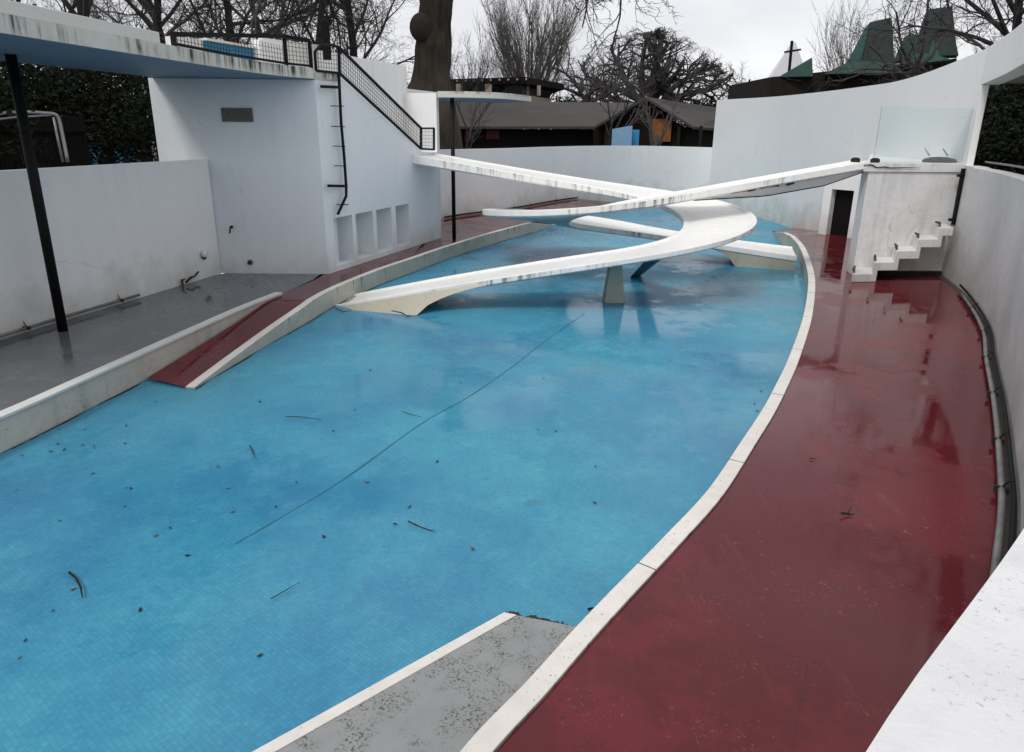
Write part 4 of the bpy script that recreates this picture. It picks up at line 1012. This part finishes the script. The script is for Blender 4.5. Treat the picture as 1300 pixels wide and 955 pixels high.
# blue crate under the trees
p = D(143,190,26); e = empty('garden_hut', (p.x,p.y,1), 'dim blue hut with grey roof under the evergreens beyond the left wall', 'hut')
MB().box((p.x,p.y,1.6), (.55,.5,.6)).build('wall', M['bluepanel'], e); MB().prism([(p.x-.7,p.y-.7),(p.x+.7,p.y-.7),(p.x+.7,p.y+.6),(p.x-.7,p.y+.6)], 2.202, [2.3,2.3,2.6,2.6]).build('roof', M['roofing'], e)

# ---------------------------------------------------------------- far buildings
def gable():
    e = empty('shed', D(800,187,44), 'low brown roofed timber shed with dark gable and orange board beyond the far wall', 'building')
    # long wing: ridge & eave lines
    el = D(545,160.5,44.); er = D(757,160.5,44.); rl_ = D(545,128,50.); rr_2 = D(806,127.5,50.)
    zr = rl_.z; ze = el.z
    MB().add([el, er, Vector((rr_2.x, rr_2.y, zr)), Vector((rl_.x, rl_.y, zr)), el-Vector((0,0,.15)), er-Vector((0,0,.15)), Vector((rr_2.x, rr_2.y, zr-.15)), Vector((rl_.x, rl_.y, zr-.15))], [(0,1,2,3),(7,6,5,4),(0,4,5,1),(1,5,6,2),(3,2,6,7),(0,3,7,4)]).build('roof', M['roofing'], e)
    a = el+Vector((0,.8,0)); b = er+Vector((0,.8,0)); MB().prism([(a.x,a.y),(b.x,b.y),(b.x,b.y+6),(a.x,a.y+6)], 1., ze-.1).build('wall', M['timber'], e)
    pk = D(820,123,42); l = D(753,161,42); r = D(881,161,42)
    pk2 = D(925,139,52); r2 = D(935,165,50); l2 = D(806,150,50)
    mb = MB(); t = Vector((0,0,-.14))
    mb.add([l, pk, pk2, l2, l+t, pk+t, pk2+t, l2+t], [(0,1,2,3),(7,6,5,4),(0,4,5,1),(1,5,6,2),(2,6,7,3),(0,3,7,4)])
    mb.add([pk, r, r2, pk2, pk+t, r+t, r2+t, pk2+t], [(0,1,2,3),(7,6,5,4),(0,4,5,1),(1,5,6,2),(2,6,7,3),(0,3,7,4)])
    mb.build('gable_roof', M['roofing'], e)
    y0 = .9
    g0 = l.lerp(pk, .06)+Vector((0,y0,-.2)); g1 = pk+Vector((0,y0,-.25)); g2 = r.lerp(pk, .08)+Vector((0,y0,-.2))
    vs = [(g0.x,g0.y,1),(g2.x,g2.y,1),tuple(g2),tuple(g1),tuple(g0)]; bk = [(v[0], v[1]+.3, v[2]) for v in vs]
    MB().add(vs+bk, [(4,3,2,1,0),(5,6,7,8,9)]+[(i,(i+1)%5,5+(i+1)%5,5+i) for i in range(5)]).build('gable_wall', M['timber'], e)
    q = g2+Vector((0,.0,0)); q2 = D(935,170,50)+Vector((0,.8,0)); MB().prism([(q.x,q.y),(q2.x,q2.y),(q2.x,q2.y+.3),(q.x,q.y+.3)], 1., 2.95).build('side_wall', M['timber'], e)
    a = D(828,151,42.6); b = D(851,180,42.6); MB().prism([(a.x,a.y),(b.x,b.y),(b.x,b.y+.15),(a.x,a.y+.15)], b.z, a.z).build('orange_board', M['orange'], e)
    for px in (770,862,890):
        a = D(px,163,42.4); MB().bar((a.x,a.y,1),(a.x,a.y,3.0), .16).build('post', M['brick'], e)
    a = D(590,168,44.4); b = D(602,180,44.4); MB().box(((a.x+b.x)/2, a.y+.1, (a.z+b.z)/2), (.3,.06,.3)).build('red_panel', M['redthing'], e)
    a = D(617,164,44.4); b = D(634,177,44.4); MB().box(((a.x+b.x)/2, a.y+.1, (a.z+b.z)/2), (.4,.06,.3)).build('red_panel', M['redthing'], e)
gable()
def flathouse():
    e = empty('flat_roofed_house', D(640,187,62), 'dark flat roofed house with beige posts behind the long brown roof', 'building')
    a = D(560,100,62); b = D(668,99,58); c_ = D(716,107,66)
    up = Vector((0,0,1)); zt = a.z
    pts = [a, b, c_, c_+Vector((-1,12,0)), a+Vector((0,14,0))]
    MB().prism([(p.x,p.y) for p in pts], zt-.55, zt-.05).build('roof', M['timber'], e)
    zt2 = D(650,121,60).z; zb2 = D(650,131,60).z
    ins = [a+Vector((0,1,0)), b+Vector((-.3,1,0)), c_+Vector((-1.2,.4,0)), c_+Vector((-2,9,0)), a+Vector((0,11,0))]
    MB().prism([(p.x,p.y) for p in ins], zt2, zt-.55).build('window_band', M['darkglass'], e)
    MB().prism([(p.x,p.y-.25) for p in ins[:3]]+[(p.x,p.y) for p in ins[3:]], zb2-2, zt2).build('wall', M['beige'], e)
    for k in range(11):
        t = k/10; p = a.lerp(b, t)+Vector((0,-.06,0)); MB().bar((p.x,p.y-.2,zt-.22),(p.x,p.y+.5,zt-.22), .14).build('rafter_end', M['beige'], e)
    for px in (616,621): pass
    for px, w_ in ((583,.5),(620,.55),(669,.35),(684,.3)):
        p = D(px,115,59.3 if px < 660 else 60.2); MB().box((p.x,p.y,(zt2+zt-.55)/2), (w_*.5,.15,(zt-.55-zt2)/2)).build('post', M['beige'], e)
flathouse()
# blue boards behind the far wall
a = D(777.5,164,34); b = D(803,159.5,34); o = MB().add([(a.x,a.y,1.),(b.x,b.y,1.),(b.x,b.y,b.z),(a.x,a.y,a.z),(a.x,a.y+.06,1.),(b.x,b.y+.06,1.),(b.x,b.y+.06,b.z),(a.x,a.y+.06,a.z)], [(0,1,2,3),(7,6,5,4),(0,4,5,1),(1,5,6,2),(2,6,7,3),(0,3,7,4)]).build('board', M['boardblue']); tag(o, 'large pale blue weathered board leaning up behind the far wall', 'board')
a = D(804,165,34.4); b = D(812,165,34.4); o = MB().prism([(a.x,a.y),(b.x,b.y),(b.x,b.y+.3),(a.x,a.y+.3)], 1., a.z).build('board', M['boxblue'], bevel=.02); tag(o, 'narrow bright blue board right of the pale blue one', 'board')
# brick block with copper hoods
def cop():
    e = empty('brick_block', D(1090,120,60), 'dark brick building with green copper roof hoods behind the tall wall', 'building')
    L0 = D(978,98,56); L1_ = D(1215,74,62)
    mb = MB(); mb.add([(L0.x,L0.y,1),(L1_.x,L1_.y,1),(L1_.x,L1_.y+10,1),(L0.x,L0.y+10,1),tuple(L0),tuple(L1_),(L1_.x,L1_.y+10,L1_.z),(L0.x,L0.y+10,L0.z)], [(3,2,1,0),(4,5,6,7),(0,1,5,4),(1,2,6,5),(2,3,7,6),(3,0,4,7)]); mb.build('wall', M['brick'], e)
    def hood(name, q, d, m, dep=2.):  # q: outline px points bl, br, tr, tl
        P_ = [D(*k, d) for k in q]; n = len(P_)
        c_ = sum((Vector(p) for p in P_), Vector())/n
        B_ = [Vector(((c_.x+(p.x-c_.x)*.9)*(p.y+dep)/p.y, p.y+dep, p.z)) for p in P_]
        MB().add([tuple(p) for p in P_]+[tuple(p) for p in B_], [tuple(range(n)), tuple(range(2*n-1,n-1,-1))]+[(i,(i+1)%n,n+(i+1)%n,n+i) for i in range(n)]).build(name, m, e)
    hood('hood', [(1074,82),(1136,81),(1132,22),(1105,28),(1099,34)], 57.2, M['copperdark'])
    hood('hood_flank', [(1072,83),(1092,82),(1104,30),(1100,33),(1082,68)], 57.0, M['copper'], 1.)
    hood('hood_skirt', [(1046,94),(1134,92),(1134,80),(1082,77),(1066,84)], 56.6, M['copper'])
    hood('hood', [(1158,72),(1217,70),(1214,55),(1209,8),(1177,12),(1172,24)], 59.2, M['copperdark'])
    hood('hood_flank', [(1178,74),(1192,72),(1190,58),(1184,50)], 59.0, M['copper'], .6)
    hood('hood_skirt', [(1140,83),(1210,76),(1196,72),(1184,67),(1160,68),(1150,74)], 58.6, M['copper'])
    hood('hood_small', [(1134,78),(1160,76),(1166,45),(1157,42),(1148,47)], 61.2, M['copper'])
    hood('fin', [(988,98),(1032,97),(1031,73)], 56.2, M['copper'], 3.)
cop()
# white netting pavilions with masts
e = empty('net_tent', D(1005,120,75), 'white pointed net pavilion with a black cross mast left of the copper fin', 'tent')
A0 = D(963,126,75); B0 = D(1036,126,75); T = D(1005,54,75); T2 = D(1010,54,75)
MB().add([tuple(A0),(B0.x,B0.y,A0.z),(B0.x-1,B0.y+5,A0.z),(A0.x+1,A0.y+5,A0.z),tuple(T),tuple(T2)], [(0,1,5,4),(1,2,5),(2,3,4,5),(3,0,4),(3,2,1,0)]).build('canvas', M['fabric'], e)
a = D(1004.5,92,72); b = D(1005.5,52,72); MB().bar((a.x,a.y,1.),b, .20).build('mast', M['black'], e)
a = D(995.5,66.5,72); b = D(1017,63,72); MB().bar(a, b, .16).build('crossbar', M['black'], e)
e = empty('mast', D(951,125,80), 'thin black ringed mast left of the white pavilion', 'mast')
a = D(950.8,125,80); b = D(951.5,101,80); MB().bar((a.x,a.y,1.),b, .15).build('pole', M['black'], e)
c_ = D(951.3,111,80); rg = [(c_.x+.8*math.cos(k*math.pi/8), c_.y+.8*math.sin(k*math.pi/8), c_.z) for k in range(17)]; MB().tube(rg, .07, 6).build('ring', M['black'], e)

# ---------------------------------------------------------------- camera, sky, sun
cam = bpy.data.cameras.new('camera'); co_ = bpy.data.objects.new('camera', cam); COL.objects.link(co_)
cam.sensor_width = 36; cam.lens = 36*F/1300; cam.shift_y = (CY-477.5)/1300; cam.clip_end = 3000; cam.clip_start = .05
# basis: rows of the rotation follow the ray() convention above
cp, sp = math.cos(PT), math.sin(PT); c, s = math.cos(RL), math.sin(RL)
right = Vector((c, s*sp, s*cp)); up = Vector((-s, c*sp, c*cp)); fwd = Vector((0, cp, -sp))
m4 = Matrix.Identity(4)
for i, v in enumerate((right, up, -fwd)):
    for k in range(3): m4[k][i] = v[k]
co_.matrix_world = Matrix.Translation((0,0,EYE)) @ m4
scene.camera = co_
SE, SA = R(52), R(215)   # sun elevation, azimuth (from +Y clockwise)
w = bpy.data.worlds.new('World'); scene.world = w; w.use_nodes = True; nt = w.node_tree
bg = nt.nodes['Background']; bg.inputs['Strength'].default_value = .1
sky = nt.nodes.new('ShaderNodeTexSky'); sky.sky_type = 'NISHITA'; sky.sun_disc = False; sky.sun_elevation = SE; sky.sun_rotation = SA; sky.dust_density = 4; sky.air_density = 1.
tc = nt.nodes.new('ShaderNodeTexCoord'); mp = nt.nodes.new('ShaderNodeMapping'); mp.inputs['Scale'].default_value = (1,1,3)
nt.links.new(tc.outputs['Generated'], mp.inputs['Vector'])
nz = nt.nodes.new('ShaderNodeTexNoise'); nz.inputs['Scale'].default_value = 2.2; nz.inputs['Detail'].default_value = 5; nt.links.new(mp.outputs[0], nz.inputs['Vector'])
cl = nt.nodes.new('ShaderNodeValToRGB'); cl.color_ramp.elements[0].position = .35; cl.color_ramp.elements[1].position = .7
cl.color_ramp.elements[0].color = (5.2,5.25,5.6,1); cl.color_ramp.elements[1].color = (7.9,7.9,8.0,1)
nt.links.new(nz.outputs['Fac'], cl.inputs[0])
mx = nt.nodes.new('ShaderNodeMix'); mx.data_type = 'RGBA'; mx.inputs[0].default_value = .93
nt.links.new(sky.outputs[0], mx.inputs[6]); nt.links.new(cl.outputs[0], mx.inputs[7]); nt.links.new(mx.outputs[2], bg.inputs['Color'])
sl = bpy.data.lights.new('sun', 'SUN'); sl.energy = 1.25; sl.angle = R(16); sl.color = (1,.97,.93)
so = bpy.data.objects.new('sun', sl); COL.objects.link(so)
dirv = Vector((math.sin(SA)*math.cos(SE), math.cos(SA)*math.cos(SE), math.sin(SE)))
so.rotation_euler = dirv.to_track_quat('Z', 'Y').to_euler()
scene.view_settings.view_transform = 'Standard'; scene.view_settings.look = 'None'; scene.view_settings.exposure = .48; scene.view_settings.gamma = 1
scene.render.engine = 'CYCLES'
scene.render.resolution_x = 1024; scene.render.resolution_y = 752
